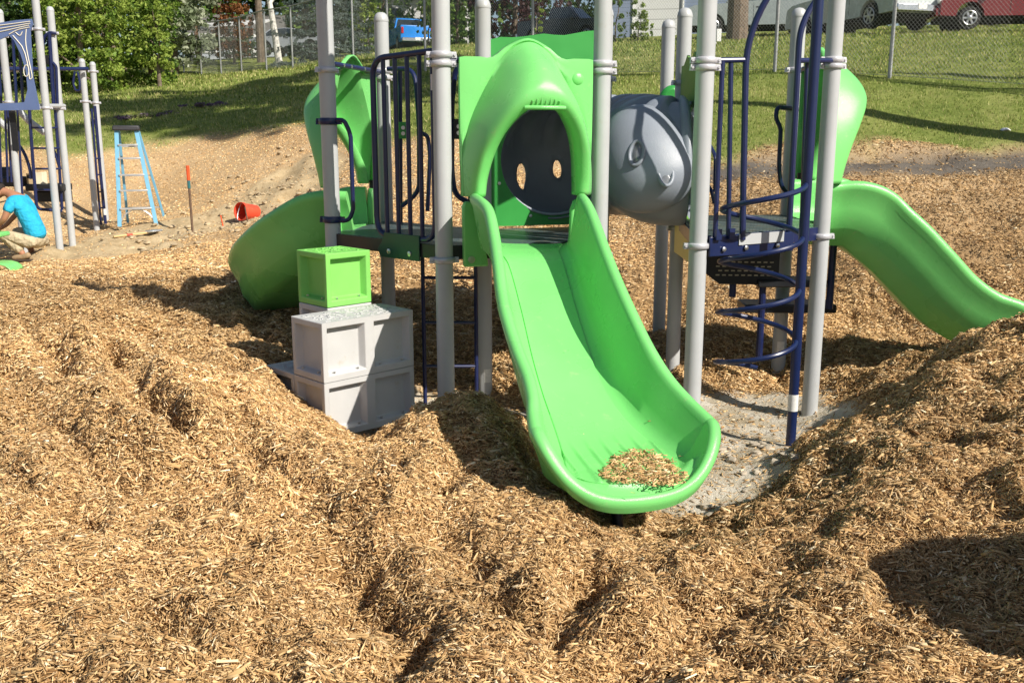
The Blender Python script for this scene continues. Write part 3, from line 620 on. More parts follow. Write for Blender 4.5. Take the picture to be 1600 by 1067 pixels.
# curved slide to the left, straight slide to the right
slide([(cL.x, cL.y, DZ + .005), (cL.x - .22, cL.y + .02, DZ - .03), (cL.x - .44, cL.y + .10, 1.19), (cL.x - .68, cL.y + .32, .98), (cL.x - .86, cL.y + .68, .79), (cL.x - .95, cL.y + 1.08, .65), (cL.x - .94, cL.y + 1.45, .58), (cL.x - .88, cL.y + 1.7, .56)],
      [.20, .19, .18, .18, .18, .19, .21, .18], [.03, .03, .05, .07, .07, .06, .03, 0], [.25, .28, .27, .25, .24, .22, .15, .04], [.25, .27, .26, .24, .23, .2, .15, .04], groove=False, skirt=.10, rimr=.045, label='curved green slide bending away to the left')
slide([(cR.x, cR.y, DZ2 + .005), (cR.x + .16, cR.y + .01, DZ2 + .0), (cR.x + .32, cR.y + .0, 1.425), (cR.x + .46, cR.y + .0, 1.335), (cR.x + .63, cR.y - .02, 1.205), (cR.x + .82, cR.y - .04, 1.02), (cR.x + 1.04, cR.y - .06, .81), (cR.x + 1.28, cR.y - .08, .66), (cR.x + 1.55, cR.y - .1, .585), (cR.x + 1.9, cR.y - .13, .54), (cR.x + 2.2, cR.y - .15, .51)],
      [.20, .195, .19, .175, .165, .165, .17, .18, .2, .21, .16], [.03, .03, .03, .04, .06, .07, .06, .05, .04, .02, 0], [.25, .27, .29, .30, .29, .28, .27, .26, .24, .12, .03], [.25, .27, .29, .30, .29, .28, .27, .26, .24, .12, .03], groove=False, skirt=.12, rimr=.042, label='green slide running down to the right into the mulch bank')
for (c_, u_, n_, z_) in ((cL, uL, nL, DZ), (cR, uR, nR, DZ2)):
    for sg in (-1, 1):
        wing([(sg * .44, z_ - .14), (sg * .445, z_ + .25), (sg * .43, z_ + .285), (sg * .33, z_ + .285), (sg * .30, z_ + .2), (sg * .28, z_ - .14)][::sg], c_ + n_ * .05, u_, .05)
        mb = MB().tube([c_ + n_ * .05 + u_ * sg * .375 + Vector((0, 0, z_ + .26)), c_ + n_ * .05 + u_ * sg * .375 + Vector((0, 0, z_ + .35))], .028, 12); P(mb, 'hood_spacer', 'black')
q = at(1301, 400, cR.y + .1); bar((q.x, q.y, H(q.x, q.y) - .1 if 0 else .72), (q.x, q.y, DZ2 - .1), .03, 'navy', 'slide_leg')

# tunnel panel and crawl tunnel ---------------------------------------
TC = Vector((at(866, 245, 7.5).x, 7.62, 1.905)); TR = .42
def hole_panel(O, U, N, outline, hc, hr, mat, t=.02, name='tunnel_panel', label=None, n=72):
    """flat panel with a round hole; outline in (u,z)"""
    out = []; m = len(outline)
    for k in range(n):
        a = 2 * math.pi * k / n; d = Vector((math.cos(a), math.sin(a))); best = 9
        for i in range(m):
            p_ = Vector(outline[i]) - Vector(hc); q_ = Vector(outline[(i + 1) % m]) - Vector(hc); e_ = q_ - p_; den = d.x * e_.y - d.y * e_.x
            if abs(den) < 1e-9: continue
            s_ = (p_.x * e_.y - p_.y * e_.x) / den; u_ = (p_.x * d.y - p_.y * d.x) / den
            if s_ > 0 and -1e-6 <= u_ <= 1 + 1e-6: best = min(best, s_)
        out.append(Vector(hc) + d * best)
    inn = [Vector(hc) + Vector((math.cos(2 * math.pi * k / n), math.sin(2 * math.pi * k / n))) * hr for k in range(n)]
    O, U, N = map(Vector, (O, U, N)); w = lambda p, d: O + U * p.x + Vector((0, 0, p.y)) + N * d
    vs = [w(p, t / 2) for p in inn] + [w(p, t / 2) for p in out] + [w(p, -t / 2) for p in out] + [w(p, -t / 2) for p in inn]
    fs = [(a * n + k, a * n + (k + 1) % n, ((a + 1) % 4) * n + (k + 1) % n, ((a + 1) % 4) * n + k) for a in range(4) for k in range(n)]
    mb = MB(); mb.add(vs, fs); o = P(mb, name, mat, angle=30)
    if label: o['label'] = label
    bm = MB()
    for k in range(8):
        a = 2 * math.pi * (k + .5) / 8; q = Vector(hc) + Vector((math.cos(a), math.sin(a))) * (hr + .05); bm.lathe([(.013, 0), (.013, .006), (.006, .009)], w(q, t / 2), 10, N)
    bm.each('bolt', M['bolt'], o); return o
ct, ut, nt_ = frame(P7, P8)
if nt_.y > 0: nt_ = -nt_
wavy = [(.52, DZ + .02), (.52, 2.62), (.53, 2.70), (.50, 2.86), (.40, 2.885), (.28, 2.86), (.12, 2.83), (0, 2.845), (-.1, 2.83), (-.22, 2.81), (-.36, 2.81), (-.44, 2.79), (-.46, 2.72), (-.46, DZ + .02)]
hu = (Vector((TC.x, TC.y, 0)) - ct).dot(ut)
hole_panel(ct, ut, nt_, wavy, (hu, TC.z), TR, 'dkgreen', label='dark green panel with the round tunnel mouth')
PA, PB = Vector((1.36, 6.86)), Vector((1.36, 7.94)); c4, u4, n4 = frame(PA, PB)
if n4.x > 0: n4 = -n4
zt, zb = 2.55, 1.16
wav = [(-.54, zb + .02), (-.5, zb), (.50, zb), (.54, zb + .1), (.54, 2.5)] + [(a, 2.66 + .04 * math.cos(a * 22)) for a in np.linspace(.52, -.52, 22)] + [(-.54, 2.5)]
hole_panel(c4, u4, n4, wav, (.0, TC.z - .03), TR, 'midgreen', label='olive green wavy topped panel at the tunnel exit')
mb = MB().extr([(-.52, zb - .01), (.50, zb - .01), (.50, zb + .26), (-.52, zb + .26)], c4 + n4 * .012, u4, (0, 0, 1), n4, .012); P(mb, 'lower_panel', 'yellow')
TE = c4 + n4 * .01; TE.z = TC.z - .03
NT = 132
tp = catmull([(TC.x, TC.y + .0, TC.z), (TC.x + .02, TC.y + .20, TC.z), (TC.x + .15, TC.y + .42, TC.z), (TC.x + .43, TC.y + .47, TC.z), (TC.x + .70, TC.y + .22, TC.z), tuple(TE + n4 * .20 + Vector((0, .06, 0))), tuple(TE)], NT)
secs = []; nn = 96; tg = np.gradient(tp, axis=0)
for i, c_ in enumerate(tp):
    t_ = Vector(tg[i]).normalized(); r_ = Vector((t_.y, -t_.x, 0)).normalized(); up = Vector((0, 0, 1)); ring = []
    for k in range(nn):
        a = 2 * math.pi * k / nn; top = min(1, max(0, math.sin(a + .35) * 3 + .6)); ph = (i / (NT - 1) * 12) % 1
        rib = .045 * top * float(sstep(0, .14, ph) * (1 - sstep(.5, .64, ph))) * float(sstep(.02, .06, i / NT) * (1 - sstep(.93, .97, i / NT)))
        rr = TR + .035 + rib; ring.append(Vector(c_) + r_ * rr * math.cos(a) + up * rr * math.sin(a))
    secs.append(ring)
mb = MB(); n = nn; fs = []; vs = [p for q in secs for p in q]; Fv = Vector((0, math.cos(PITCH), -math.sin(PITCH))); Uv = Vector((0, math.sin(PITCH), math.cos(PITCH)))
def proj(p): d = Vector(p) - Vector((0, 0, CAM_Z)); w_ = d.dot(Fv); return 800 + d.x / w_ * FPX, 533.5 - d.dot(Uv) / w_ * FPX
for i in range(NT - 1):
    for k in range(n):
        q_ = secs[i][k]; px, py = proj(q_); outer = math.cos(2 * math.pi * k / n) < 0 and q_.y > 7.75
        if outer and (((px - 812) / 8) ** 2 + ((py - 272) / 25) ** 2 < 1 or ((px - 868) / 8) ** 2 + ((py - 262) / 20) ** 2 < 1): continue
        fs.append((i * n + k, i * n + (k + 1) % n, (i + 1) * n + (k + 1) % n, (i + 1) * n + k))
full_e = {}
for f_ in fs:
    for a, b in zip(f_, f_[1:] + f_[:1]): full_e[(min(a, b), max(a, b))] = full_e.get((min(a, b), max(a, b)), 0) + 1
nb_ = {}
for (a, b), c_ in full_e.items():
    if c_ == 1 and n <= a < n * (NT - 1) and n <= b < n * (NT - 1): nb_.setdefault(a, []).append(b); nb_.setdefault(b, []).append(a)
for it in range(9):      # round off the rims of the two slots
    new = {a: (vs[a] * .4 + (vs[q[0]] + vs[q[1]]) * .3) for a, q in nb_.items() if len(q) == 2}
    for a, v_ in new.items(): vs[a] = v_
mb.add(vs, fs); tun = P(mb, 'crawl_tunnel', 'tunnel', angle=50, solid=.014)
fl = MB(); fl.tube([Vector((TC.x, TC.y - .03, TC.z)) + Vector((math.cos(a) * (TR + .002), 0, math.sin(a) * (TR + .002))) for a in np.linspace(0, 2 * math.pi, 61)[:-1]], .012, 8, closed=True); fl.build('mouth_flange', M['tunnel'], tun, angle=60)
# smooth snout like bulge on the near side of the bend, with two oval port holes in raised rims
sn0, sn1 = at(988, 205, 7.25), at(1048, 305, 6.98)
mb = MB(); ax = (sn1 - sn0); ax_n = ax.normalized(); secs = []
for s_, r1 in ((-.30, .04), (-.24, .15), (-.1, .24), (.08, .31), (.3, .355), (.5, .36), (.7, .34), (.86, .295), (1.0, .22), (1.1, .13), (1.15, .02)):
    c_ = sn0 + ax * s_ + Vector((0, 0, -.06 * math.sin(max(0, s_) * 3))); v1 = Vector((0, -1, 0)) - ax_n * Vector((0, -1, 0)).dot(ax_n); v1.normalize(); v2 = ax_n.cross(v1)
    secs.append([c_ + v1 * r1 * .82 * math.cos(t) + v2 * r1 * math.sin(t) for t in np.linspace(0, 2 * math.pi, 29)[:-1]])
mb.loft(secs); sn = mb.build('tunnel_bulge', M['tunnel'], tun, angle=60, sub=1)
for (px, py, rx, rz, yaw) in ((995, 240, .052, .088, -.2), (1040, 272, .050, .092, .25)):
    # find the surface of the bulge in front of this spot
    best = None
    for Yt in np.linspace(6.6, 7.6, 101):
        q = at(px, py, Yt); s_ = (q - sn0).dot(ax) / ax.length_squared; r1 = np.interp(s_, [-.3, -.24, -.1, .08, .3, .5, .7, .86, 1.0, 1.1, 1.15], [.04, .15, .24, .31, .355, .36, .34, .295, .22, .13, .02])
        c_ = sn0 + ax * s_ + Vector((0, 0, -.06 * math.sin(max(0, s_) * 3))); d = (q - c_); v1 = (Vector((0, -1, 0)) - ax_n * Vector((0, -1, 0)).dot(ax_n)).normalized(); v2 = ax_n.cross(v1)
        if (d.dot(v1) / .82) ** 2 + d.dot(v2) ** 2 <= (r1 * .98) ** 2: best = q; nrm = (v1 * d.dot(v1) / .67 + v2 * d.dot(v2)).normalized(); break
    if best is None: best = at(px, py, 7.1); nrm = Vector((.3, -.95, 0))
    nrm = (nrm + Vector((yaw * .6, 0, 0))).normalized(); U = Vector((0, 0, 1)).cross(nrm).normalized(); Vv = nrm.cross(U)
    rim = MB().tube([best + U * rx * math.cos(t) + Vv * rz * math.sin(t) + nrm * .006 for t in np.linspace(0, 6.283, 33)[:-1]], .014, 8, closed=True); rim.build('port_rim', M['tunnel'], tun, angle=60)
    gl = MB(); gl.loft([[best + U * rx * f * math.cos(t) + Vv * rz * f * math.sin(t) + nrm * o for t in np.linspace(0, 6.283, 25)[:-1]] for f, o in ((.98, .004), (.9, -.012 + .012), (.5, .010), (.05, .014))]); M.setdefault('port', basic('smoky port window', (.16, .17, .19), .08, var=.1, spec=.8)); gl.build('port_window', M['port'], tun, angle=60)

# bars, loops and climbers ----------------------------------------------
def hoop(pts, r=.017, mat='navy', name='grab_rail', n=60, close=False):
    return P(MB().tube(catmull(pts, n), r, 10), name, mat)
def rounded(pts, rad=.1, k=6):
    """poly line with rounded corners"""
    pts = [Vector(p) for p in pts]; out = [pts[0]]
    for a, b, c_ in zip(pts, pts[1:], pts[2:]):
        r_ = min(rad, (a - b).length * .45, (c_ - b).length * .45); p = b + (a - b).normalized() * r_; q = b + (c_ - b).normalized() * r_
        for t in np.linspace(0, 1, k): out.append(p * (1 - t) ** 2 + b * 2 * t * (1 - t) + q * t * t)
    return out + [pts[-1]]
# barred barrier between P2 and P1
d12 = (P1 - P2).normalized(); d12 = Vector((d12.x, d12.y, 0)); b0 = Vector((P2.x, P2.y, 0)) + d12 * .08
Lb = .62; zt, zb = 2.60, 1.40
loop = rounded([b0 + Vector((0, 0, zt + .015)), b0 + d12 * Lb + Vector((0, 0, zt)), b0 + d12 * Lb + Vector((0, 0, zb)), b0 + Vector((0, 0, zb)), b0 + Vector((0, 0, zt + .0))], .13)
bo = P(MB().tube(loop, .021, 10), 'barrier', 'navy')
mb = MB()
for k in range(1, 5):
    q = b0 + d12 * (Lb * k / 5 + .01); MB_ = MB().tube([q + Vector((0, 0, zb)), q + Vector((0, 0, zt))], .016, 10); MB_.build('barrier_bar', M['navy'], bo)
P(MB().box(b0 + Vector((.0, -.02, 2.42)), (.03, .012, .10)), 'white_tab', 'white')
q = b0 + d12 * .34; n12 = Vector((d12.y, -d12.x, 0)); n12 = n12 if n12.y < 0 else -n12
mb = MB().extr([(-.2, DZ - .125), (.22, DZ - .125), (.25, DZ - .07), (.2, DZ - .02), (.17, DZ + .05), (-.2, DZ + .05)], q + n12 * .016, d12, (0, 0, 1), n12, .012); br = P(mb, 'mounting_plate', basic('dark green plate', (.01, .06, .035), .4), bevel=.003)
bm = MB()
for a in (-.1, .12): bm.lathe([(.018, 0), (.018, .006), (.008, .009)], q + n12 * .028 + d12 * a + Vector((0, 0, DZ - .08)), 12, n12)
bm.each('bolt', M['bolt'], br)
# second handrail behind, left hood side, with plate
q = at(636, 110, 7.9); e = at(636, 300, 7.9)
hoop(rounded([at(606, 108, 8.15), at(648, 108, 8.0), at(655, 200, 7.9), at(655, 300, 7.9), at(628, 322, 7.9)], .12), .019)
hoop(rounded([at(655, 207, 7.8), at(668, 212, 7.8), at(672, 240, 7.8), at(668, 330, 7.8)], .08), .017)
pl = P(MB().box(at(630, 204, 7.85), (.07, .012, .13)), 'mounting_plate', 'dkgreen', bevel=.004); bm = MB()
for dy in (200, 209): bm.lathe([(.016, 0), (.016, .01)], at(630, dy, 7.84), 10, (0, -1, 0))
bm.each('bolt', M['bolt'], pl)
P(MB().tube([at(625, 108, 8.1), at(626, 375, 8.1)], .019, 10), 'rail', 'navy')
# handrail to the left of the front hood
hoop(rounded([at(722, 99, 6.5), at(711, 112, 6.52), at(706, 160, 6.55), at(706, 270, 6.55), at(711, 305, 6.5), at(735, 318, 6.42)], .1), .018)
pl = P(MB().box(at(716, 202, 6.5), (.06, .012, .13)), 'mounting_plate', 'black', bevel=.004); bm = MB()
for dy in (198, 208): bm.lathe([(.015, 0), (.015, .01)], at(717, dy, 6.49), 10, (0, -1, 0))
bm.each('bolt', M['bolt'], pl)
# handle on P1
za, zb_ = zof(190, 7.2), zof(343, 7.2)
for z in (za, zb_): P(clamp_mesh(P1.x, P1.y, z, PR, .05, ang=-.3), 'handle_clamp', 'navy')
q = Vector((P1.x + .09, P1.y - .03, 0)); hoop(rounded([q + Vector((-.04, 0, za + .01)), q + Vector((.03, -.02, za + .01)), q + Vector((.075, -.02, za - .09)), q + Vector((.075, -.02, zb_ + .07)), q + Vector((.04, -.02, zb_ - .005)), q + Vector((-.04, 0, zb_ - .005))], .06), .016, name='handle')
# rung ladder below the deck
la, lb = at(660, 400, 7.05), at(743, 400, 7.15)
for q in (la, lb):
    z_ = H(q.x, q.y) - .1; P(MB().tube([(q.x, q.y, z_), (q.x, q.y, DZ - .02)], .015, 8), 'ladder_rail', 'navy')
for k, py in enumerate((434, 504, 572)):
    P(MB().tube([at(660, py, 7.05), at(743, py, 7.15)], .012, 8), 'ladder_rung', 'navy')

# right hand side: arched rails, bars and the spiral
Y4 = 6.38
def rail(pts, r=.019, name='arch_rail'): return P(MB().tube(rounded(pts, .25, 8), r, 10), name, 'navy')
rail([at(1160, 375, Y4), at(1166, 52, Y4), at(1240, -70, Y4), at(1275, -130, 6.55)], .021)
rail([at(1232, 375, 6.72), at(1250, 38, 6.72), at(1290, -20, 6.8), at(1310, -90, 6.9)], .021)
P(MB().tube([at(1106, 95, 6.3), at(1163, 94, Y4)], .018, 10), 'rail', 'navy'); P(MB().tube([at(1248, 95, 6.72), at(1300, 95, 6.95)], .018, 10), 'rail', 'navy')
for px, px2, Y in ((1117, 1129, 6.33), (1138, 1141, 6.36)): P(MB().tube([at(px, 375, Y), at(px2 if px == 1117 else 1142, 97, Y)], .016, 10), 'barrier_bar', 'navy')
P(MB().tube([at(1252, 375, 6.85), at(1261, 97, 6.85)], .016, 10), 'barrier_bar', 'navy')
f0, f1 = at(1108, 365, 6.27), at(1239, 360, 6.62); uu = (f1 - f0); uu.z = 0; LL = uu.length; uu.normalize(); nn_ = Vector((uu.y, -uu.x, 0)); f0.z = 0
mb = MB().extr([(0, DZ2 - .13), (LL, DZ2 - .13), (LL, DZ2 + .0), (0, DZ2 + .0)], f0, uu, (0, 0, 1), nn_, .014); sk = P(mb, 'entry_plate', 'navybright', bevel=.004)
MB().extr([(.24, DZ2 - .065), (LL - .1, DZ2 - .06), (LL - .1, DZ2 + .01), (.24, DZ2 + .008)], f0 + nn_ * .016, uu, (0, 0, 1), nn_, .006).build('grey_strip', M['post'], sk)
bm = MB()
for a in (.11, .30, .58): bm.lathe([(.016, 0), (.016, .008), (.007, .012)], f0 + uu * a + nn_ * .022 + Vector((0, 0, DZ2 - .085)), 12, nn_)
bm.each('bolt', M['bolt'], sk)
for a in (.03, .14): MB().extr([(a, DZ2 - .02), (a + .045, DZ2 - .02), (a + .045, DZ2 + .05), (a, DZ2 + .05)], f0 + nn_ * .02, uu, (0, 0, 1), nn_, .02).build('bar_foot', M['navybright'], sk)
# spiral climber
sx, sy = xat(1252, 6.3, 1.2), 6.3
pz = MB().tube([(sx, sy, H(sx, sy) - .1), (sx, sy, 4.2)], .033, 16); sp = P(pz, 'spiral_climber', 'navybright')
cx, cy, rr = sx - .262, sy + .06, .262; pts = []
zt_, pit = zof(287, 6.3), .345
for t in np.linspace(.02, 3.78, 200):
    a = -t * 2 * math.pi - .15; pts.append((cx + rr * math.cos(a), cy + rr * math.sin(a), zt_ - pit * (t - .0)))
MB().tube(pts, .0175, 10).build('coil', M['navybright'], sp)
MB().lathe([(.0345, 0), (.0345, .115)], (sx, sy, zof(641, 6.3)), 16).build('paper_label', M['label'], sp)
# outside grab rail on P10
hoop(rounded([at(1238, 170, 8.05), at(1214, 168, 7.95), at(1212, 185, 7.9), at(1220, 200, 7.9), at(1217, 260, 7.9), at(1220, 290, 7.95), at(1238, 312, 8.05)], .05), .018)
# short grab loops seen past the tunnel exit and climbing panel behind P9
hoop(rounded([at(1108, 225, 7.9), at(1118, 245, 7.7), at(1117, 300, 7.7)], .05), .015); hoop([at(1106, 290, 7.7), at(1112, 300, 7.6), at(1116, 318, 7.6)], .015)
mb = MB(); mb.extr([(-.12, 2.05), (.12, 2.05), (.14, 2.3), (.10, 2.45), (.02, 2.52), (-.07, 2.48), (-.13, 2.35)], at(1048, 110, 8.6) * Vector((1, 1, 0)) if False else Vector((at(1048, 110, 8.5).x, 8.5, 0)), (1, 0, 0), (0, 0, 1), (0, -1, 0), .1); P(mb, 'climbing_panel', 'dkgreen', bevel=.04)
# black perforated step panel below the right deck
s0 = at(1102, 412, 7.6); mb = MB(); O = Vector((s0.x, 7.62, 0)); U = Vector((1, .06, 0)).normalized()
za = zof(392, 7.6); zc = zof(446, 7.6); Lw = .60
mb.extr([(0, za), (Lw, za - .01), (Lw, zc + .02), (Lw - .02, zc), (.12, zc + .01), (0, zc + .1)], O, U, (0, 0, 1), (0, -1, 0), .03); st = P(mb, 'step_riser', 'black', bevel=.004)
ho = MB()
for r_ in range(4):
    for k in range(9): ho.box(O + U * (.1 + k * .052 + (r_ % 2) * .02) + Vector((0, -.0325, zc + .085 + r_ * .035 - k * .001)), (.03, .004, .010))
M['slot'] = basic('light through slot', (.40, .36, .28), .8); ho.build('slot', M['slot'], st)
sp2 = MB().box(O + U * .33 + Vector((0, .16, za + .0)), (.62, .34, .03)); P(sp2, 'step_tread', 'deck')
for px, py in ((1145, 446), (1192, 446)):
    q = at(px, py, 7.65); P(MB().tube([(q.x, q.y, zc - .10 if px < 1170 else zc - .62), (q.x, q.y, zc + .02)], .028, 10), 'step_leg', 'navy')
q = at(1232, 440, 7.7); mb = MB().box(q + Vector((.0, 0, .0)), (.55, .25, .06)); P(mb, 'step_tread', 'black', bevel=.01)
q = at(1228, 478, 7.9); mb = MB().box(q, (.75, .3, .07)); P(mb, 'step_tread', 'black', bevel=.01)

# chips lying on the slide lip
def slide_chips():
    Cn = catmull(main_path, 400); n_ = 760; vs = []; xs_ = []; ys_ = []; zs_ = []
    for i in range(n_ * 3 + 14):
        stray = i >= n_ * 3; py = rng.uniform(703, 758) if not stray else rng.uniform(640, 772); px = rng.uniform(938, 1075) if not stray else rng.uniform(895, 1100)
        top = np.interp(px, [938, 962, 990, 1010, 1040, 1060, 1075], [740, 712, 698, 703, 716, 732, 748]); bot = np.interp(px, [938, 960, 1000, 1030, 1055, 1075], [742, 752, 753, 758, 760, 750])
        edge = min(py - top, bot - py, (px - 936) * .5, (1078 - px) * .5) / 12
        if not stray and (edge < -.3 or rng.random() > .42 + edge * 1.2 + 1.1 * float(fbm(np.array([px * .09]), np.array([py * .05]), 1.0, 3)[0])): continue
        for Y in np.linspace(4.9, 3.8, 120):
            q = at(px, py, Y); k = np.argmin(np.abs(Cn[:, 1] - Y))
            if q.z >= Cn[k, 2] + .004 and Y <= 4.9:
                fin = q; break
        xs_.append(fin.x); ys_.append(fin.y); zs_.append(fin.z - .005 + .016 * rng.random())
    m = len(xs_); nr = np.tile([0, -.1, 1.0], (m, 1)); v, f, c_ = chip_arrays(np.array(xs_), np.array(ys_), np.array(zs_), nr, rng.uniform(.014, .042, m), rng.uniform(.002, .006, m), np.full(m, .002), .3)
    o = raw_mesh('wood_chips', v, f, M['chips'], col=c_); tag(o, 'small patch of wood chips lying on the green slide lip', 'mulch', kind='stuff')
slide_chips()

# ================================================================== BLOCK STEPS
BL = empty('block_steps', (-1.18, 5.9, 0), label='stack of grey moulded cube steps with one green cube on top', cat='climbing blocks')
bpy.context.view_layer.update()
e1 = Vector((math.sin(R(46)), math.cos(R(46)), 0)); e2 = Vector((-e1.y, e1.x, 0)); BO = Vector((xat(504, 5.9, .8), 5.9, 0)); cs = .362
def block(i0, j0, nl, z0, z1, mat, open_side=False, di=0, dj=0, name='block', label=None):
    """nl cells long along e1; recessed square panels on the two visible sides"""
    o0 = BO + e1 * (i0 * cs + di) + e2 * (j0 * cs + dj); h = z1 - z0; d = .05; fr = .036; mb = MB(); L_ = nl * cs
    def face(O, U, cells):
        N = Vector((U.y, -U.x, 0)); cw = (cells[1]) / cells[0]
        for c_ in range(cells[0]):
            a0 = c_ * cw; a1 = a0 + cw; A_ = [(a0, 0), (a1, 0), (a1, h), (a0, h)]; B_ = [(a0 + fr, fr * 1.2), (a1 - fr, fr * 1.2), (a1 - fr, h - fr * 1.1), (a0 + fr, h - fr * 1.1)]; C_ = [(a0 + fr + .022, fr * 1.2 + .014), (a1 - fr - .022, fr * 1.2 + .014), (a1 - fr - .022, h - fr * 1.1 - .006), (a0 + fr + .022, h - fr * 1.1 - .006)]
            W = lambda p, q: O + U * p[0] + Vector((0, 0, z0 + p[1])) - N * q
            vs = [W(p, 0) for p in A_] + [W(p, 0.0) for p in B_] + [W(p, d) for p in C_]
            fs = [(0, 1, 5, 4), (1, 2, 6, 5), (2, 3, 7, 6), (3, 0, 4, 7), (4, 5, 9, 8), (5, 6, 10, 9), (6, 7, 11, 10), (7, 4, 8, 11), (8, 9, 10, 11)]; mb.add(vs, fs)
    a, b, c_, dd = o0, o0 + e1 * L_, o0 + e1 * L_ + e2 * cs, o0 + e2 * cs
    face(a, e1, (nl, L_)); face(dd, -e2, (1, cs)); face(b, e2, (1, cs)); face(c_, -e1, (nl, L_))
    t = [v + Vector((0, 0, z1)) for v in (a, b, c_, dd)]; t2 = [v + Vector((0, 0, z0)) for v in (a, b, c_, dd)]
    mb.add(t, [(0, 1, 2, 3)]); mb.add(t2, [(3, 2, 1, 0)])
    # weld so that the bevel rounds the arrises
    import bmesh
    o = mb.build(name, M[mat], angle=0); bm = bmesh.new(); bm.from_mesh(o.data); bmesh.ops.remove_doubles(bm, verts=bm.verts, dist=.0005); bmesh.ops.recalc_face_normals(bm, faces=bm.faces); bm.to_mesh(o.data); bm.free()
    m = o.modifiers.new('b', 'BEVEL'); m.width = .006; m.segments = 3; m.limit_method = 'ANGLE'; m.angle_limit = R(25)
    inw(o, BL)
    if label: o['label'] = label
    # raised grip texture on the top
    tx = MB()
    for k in range(int(70 * nl)):
        u = random.uniform(.03, L_ - .05); v = random.uniform(.03, cs - .05); c0 = o0 + e1 * u + e2 * v + Vector((0, 0, z1 + .0015)); tx.box(c0, (random.uniform(.02, .05), .010, .005), Matrix.Rotation(random.choice([0.3, 1.1, 1.9, 2.6]) + .2, 3, 'Z'), .8)
    tx.build('grip_texture', M[mat], o)
    bt = MB()
    for U_, O_, nc in ((e1, a, nl), (-e2, dd, 1)):
        N = Vector((U_.y, -U_.x, 0))
        for c2 in range(nc):
            for f_ in (.25, .75): bt.lathe([(.010, 0), (.010, .006), (.005, .009)], O_ + U_ * (cs * (c2 + f_)) - N * .02 + Vector((0, 0, z0 + fr * 1.2 + .008)), 8, (0, 0, 1))
    bt.each('bolt', M['bolt'], o)
    return o
Z1, Z2, Z3, Z4 = .175, .549, .935, 1.315
block(0, 0, 2, Z1, Z2 - .004, 'stone'); block(0, 0, 2, Z2, Z3, 'stone')
block(0, 1, 1, Z1, Z2 - .004, 'stone', di=0, dj=.004, label='low grey block jutting out to the left'); block(1, 1, 1, Z1, Z2 - .004, 'stone', di=.004, dj=.004)
block(.8, 1, 1, Z2, Z3 + .012, 'stone', dj=.01); block(.8, 1, 1, Z3 + .016, Z4, 'greenblock', dj=.01, label='green block on top')

# ================================================================== SECOND PLAY STRUCTURE, LEFT
P2S = empty('play_structure', (-8.3, 15.5, 0), label='smaller half built play structure with white grey posts and blue arched panel behind the worker', cat='play structure')
bpy.context.view_layer.update()
r2_ = .056
qa = at(16, 180, 15.6); post(qa.x, qa.y, at(5, 16, 15.6).z, (at(8, 57, 15.6).z, at(20, 160, 15.6).z), root=P2S, r=r2_)
qb = at(75, 200, 15.2); post(qb.x, qb.y, 5.0, (at(60, 46, 15.2).z, at(72, 169, 15.2).z), root=P2S, r=r2_)
qc = at(96, 200, 16.0); post(qc.x, qc.y, at(87, 12, 16).z, (at(89, 52, 16).z, at(96, 170, 16).z), root=P2S, r=r2_)
qd = at(139, 220, 18.7); post(qd.x, qd.y, at(131, 93, 18.7).z, (at(132, 108, 18.7).z, at(136, 159, 18.7).z), root=P2S, r=r2_)
qe = at(155, 220, 19.3); post(qe.x, qe.y, at(147, 98, 19.3).z, (at(148, 112, 19.3).z, at(152, 161, 19.3).z), root=P2S, r=r2_)
def P_(mb, name, mat, **k): return P(mb, name, mat, root=P2S, **k)
Yp = 14.7; Op = at(0, 0, Yp) * Vector((0, 1, 0)) if False else None
def pl_(px, py, Y=14.75): return at(px, py, Y)
outl = [(-60, 52), (-30, 40), (0, 36), (25, 32), (49, 30), (51, 38), (47, 50), (51, 120), (61, 168), (61, 172), (-60, 174), (-60, 162), (0, 162), (28, 161), (38, 160), (43, 140), (40, 110), (32, 85), (22, 64), (14, 56), (0, 62), (-30, 66), (-60, 70)]
mb = MB(); a = [pl_(*p) for p in outl]; n_ = len(a); vs = a + [v + Vector((0, .025, 0)) for v in a]; mb.add(vs, [tuple(range(n_)), tuple(range(n_, 2 * n_))[::-1]] + [(n_ + i, n_ + (i + 1) % n_, (i + 1) % n_, i) for i in range(n_)])
pan = P_(mb, 'arched_panel', 'bluepanel', angle=20)
def line2(pts, r=.0065): return MB().tube([pl_(x, y, 14.745) for x, y in catmull([(a, b, 0) for a, b in pts], 20)[:, :2]], r, 6)
for pts in ([(-60, 47), (0, 40), (47, 34)], [(-60, 53), (0, 45), (47, 37)], [(-60, 62), (0, 50), (45, 40)], [(14, 54), (28, 47), (46, 43)], [(20, 56), (36, 76), (44, 105), (46, 123), (49, 123), (50, 118), (44, 90), (40, 66), (41, 46)], [(24, 51), (31, 56), (35, 50)]):
    line2(pts).build('engraved_line', M['cream'], pan)
MB().tube([pl_(41 + 4 * math.cos(t), 111 + 9 * math.sin(t), 14.745) for t in np.linspace(0, 6.283, 21)[:-1]], .0065, 6, closed=True).build('engraved_line', M['cream'], pan)
P_(MB().tube([at(-70, 108, 16.5), at(137, 108, 18.6)], .035, 10), 'overhead_bar', 'navybright')
P_(MB().tube([at(-70, 172, 15.0), at(60, 169, 15.1)], .03, 8), 'white_rail', 'post'); P_(MB().tube([at(60, 166, 15.2), at(100, 166, 16.1)], .035, 8), 'white_rail', 'post')
for k, (x0, x1) in enumerate(((-4, 2), (20, 26), (30, 36))): P_(MB().tube([at(x0, 60, 15.6), at(x1, 162, 15.6)], .022, 8), 'barrier_bar', 'navybright')
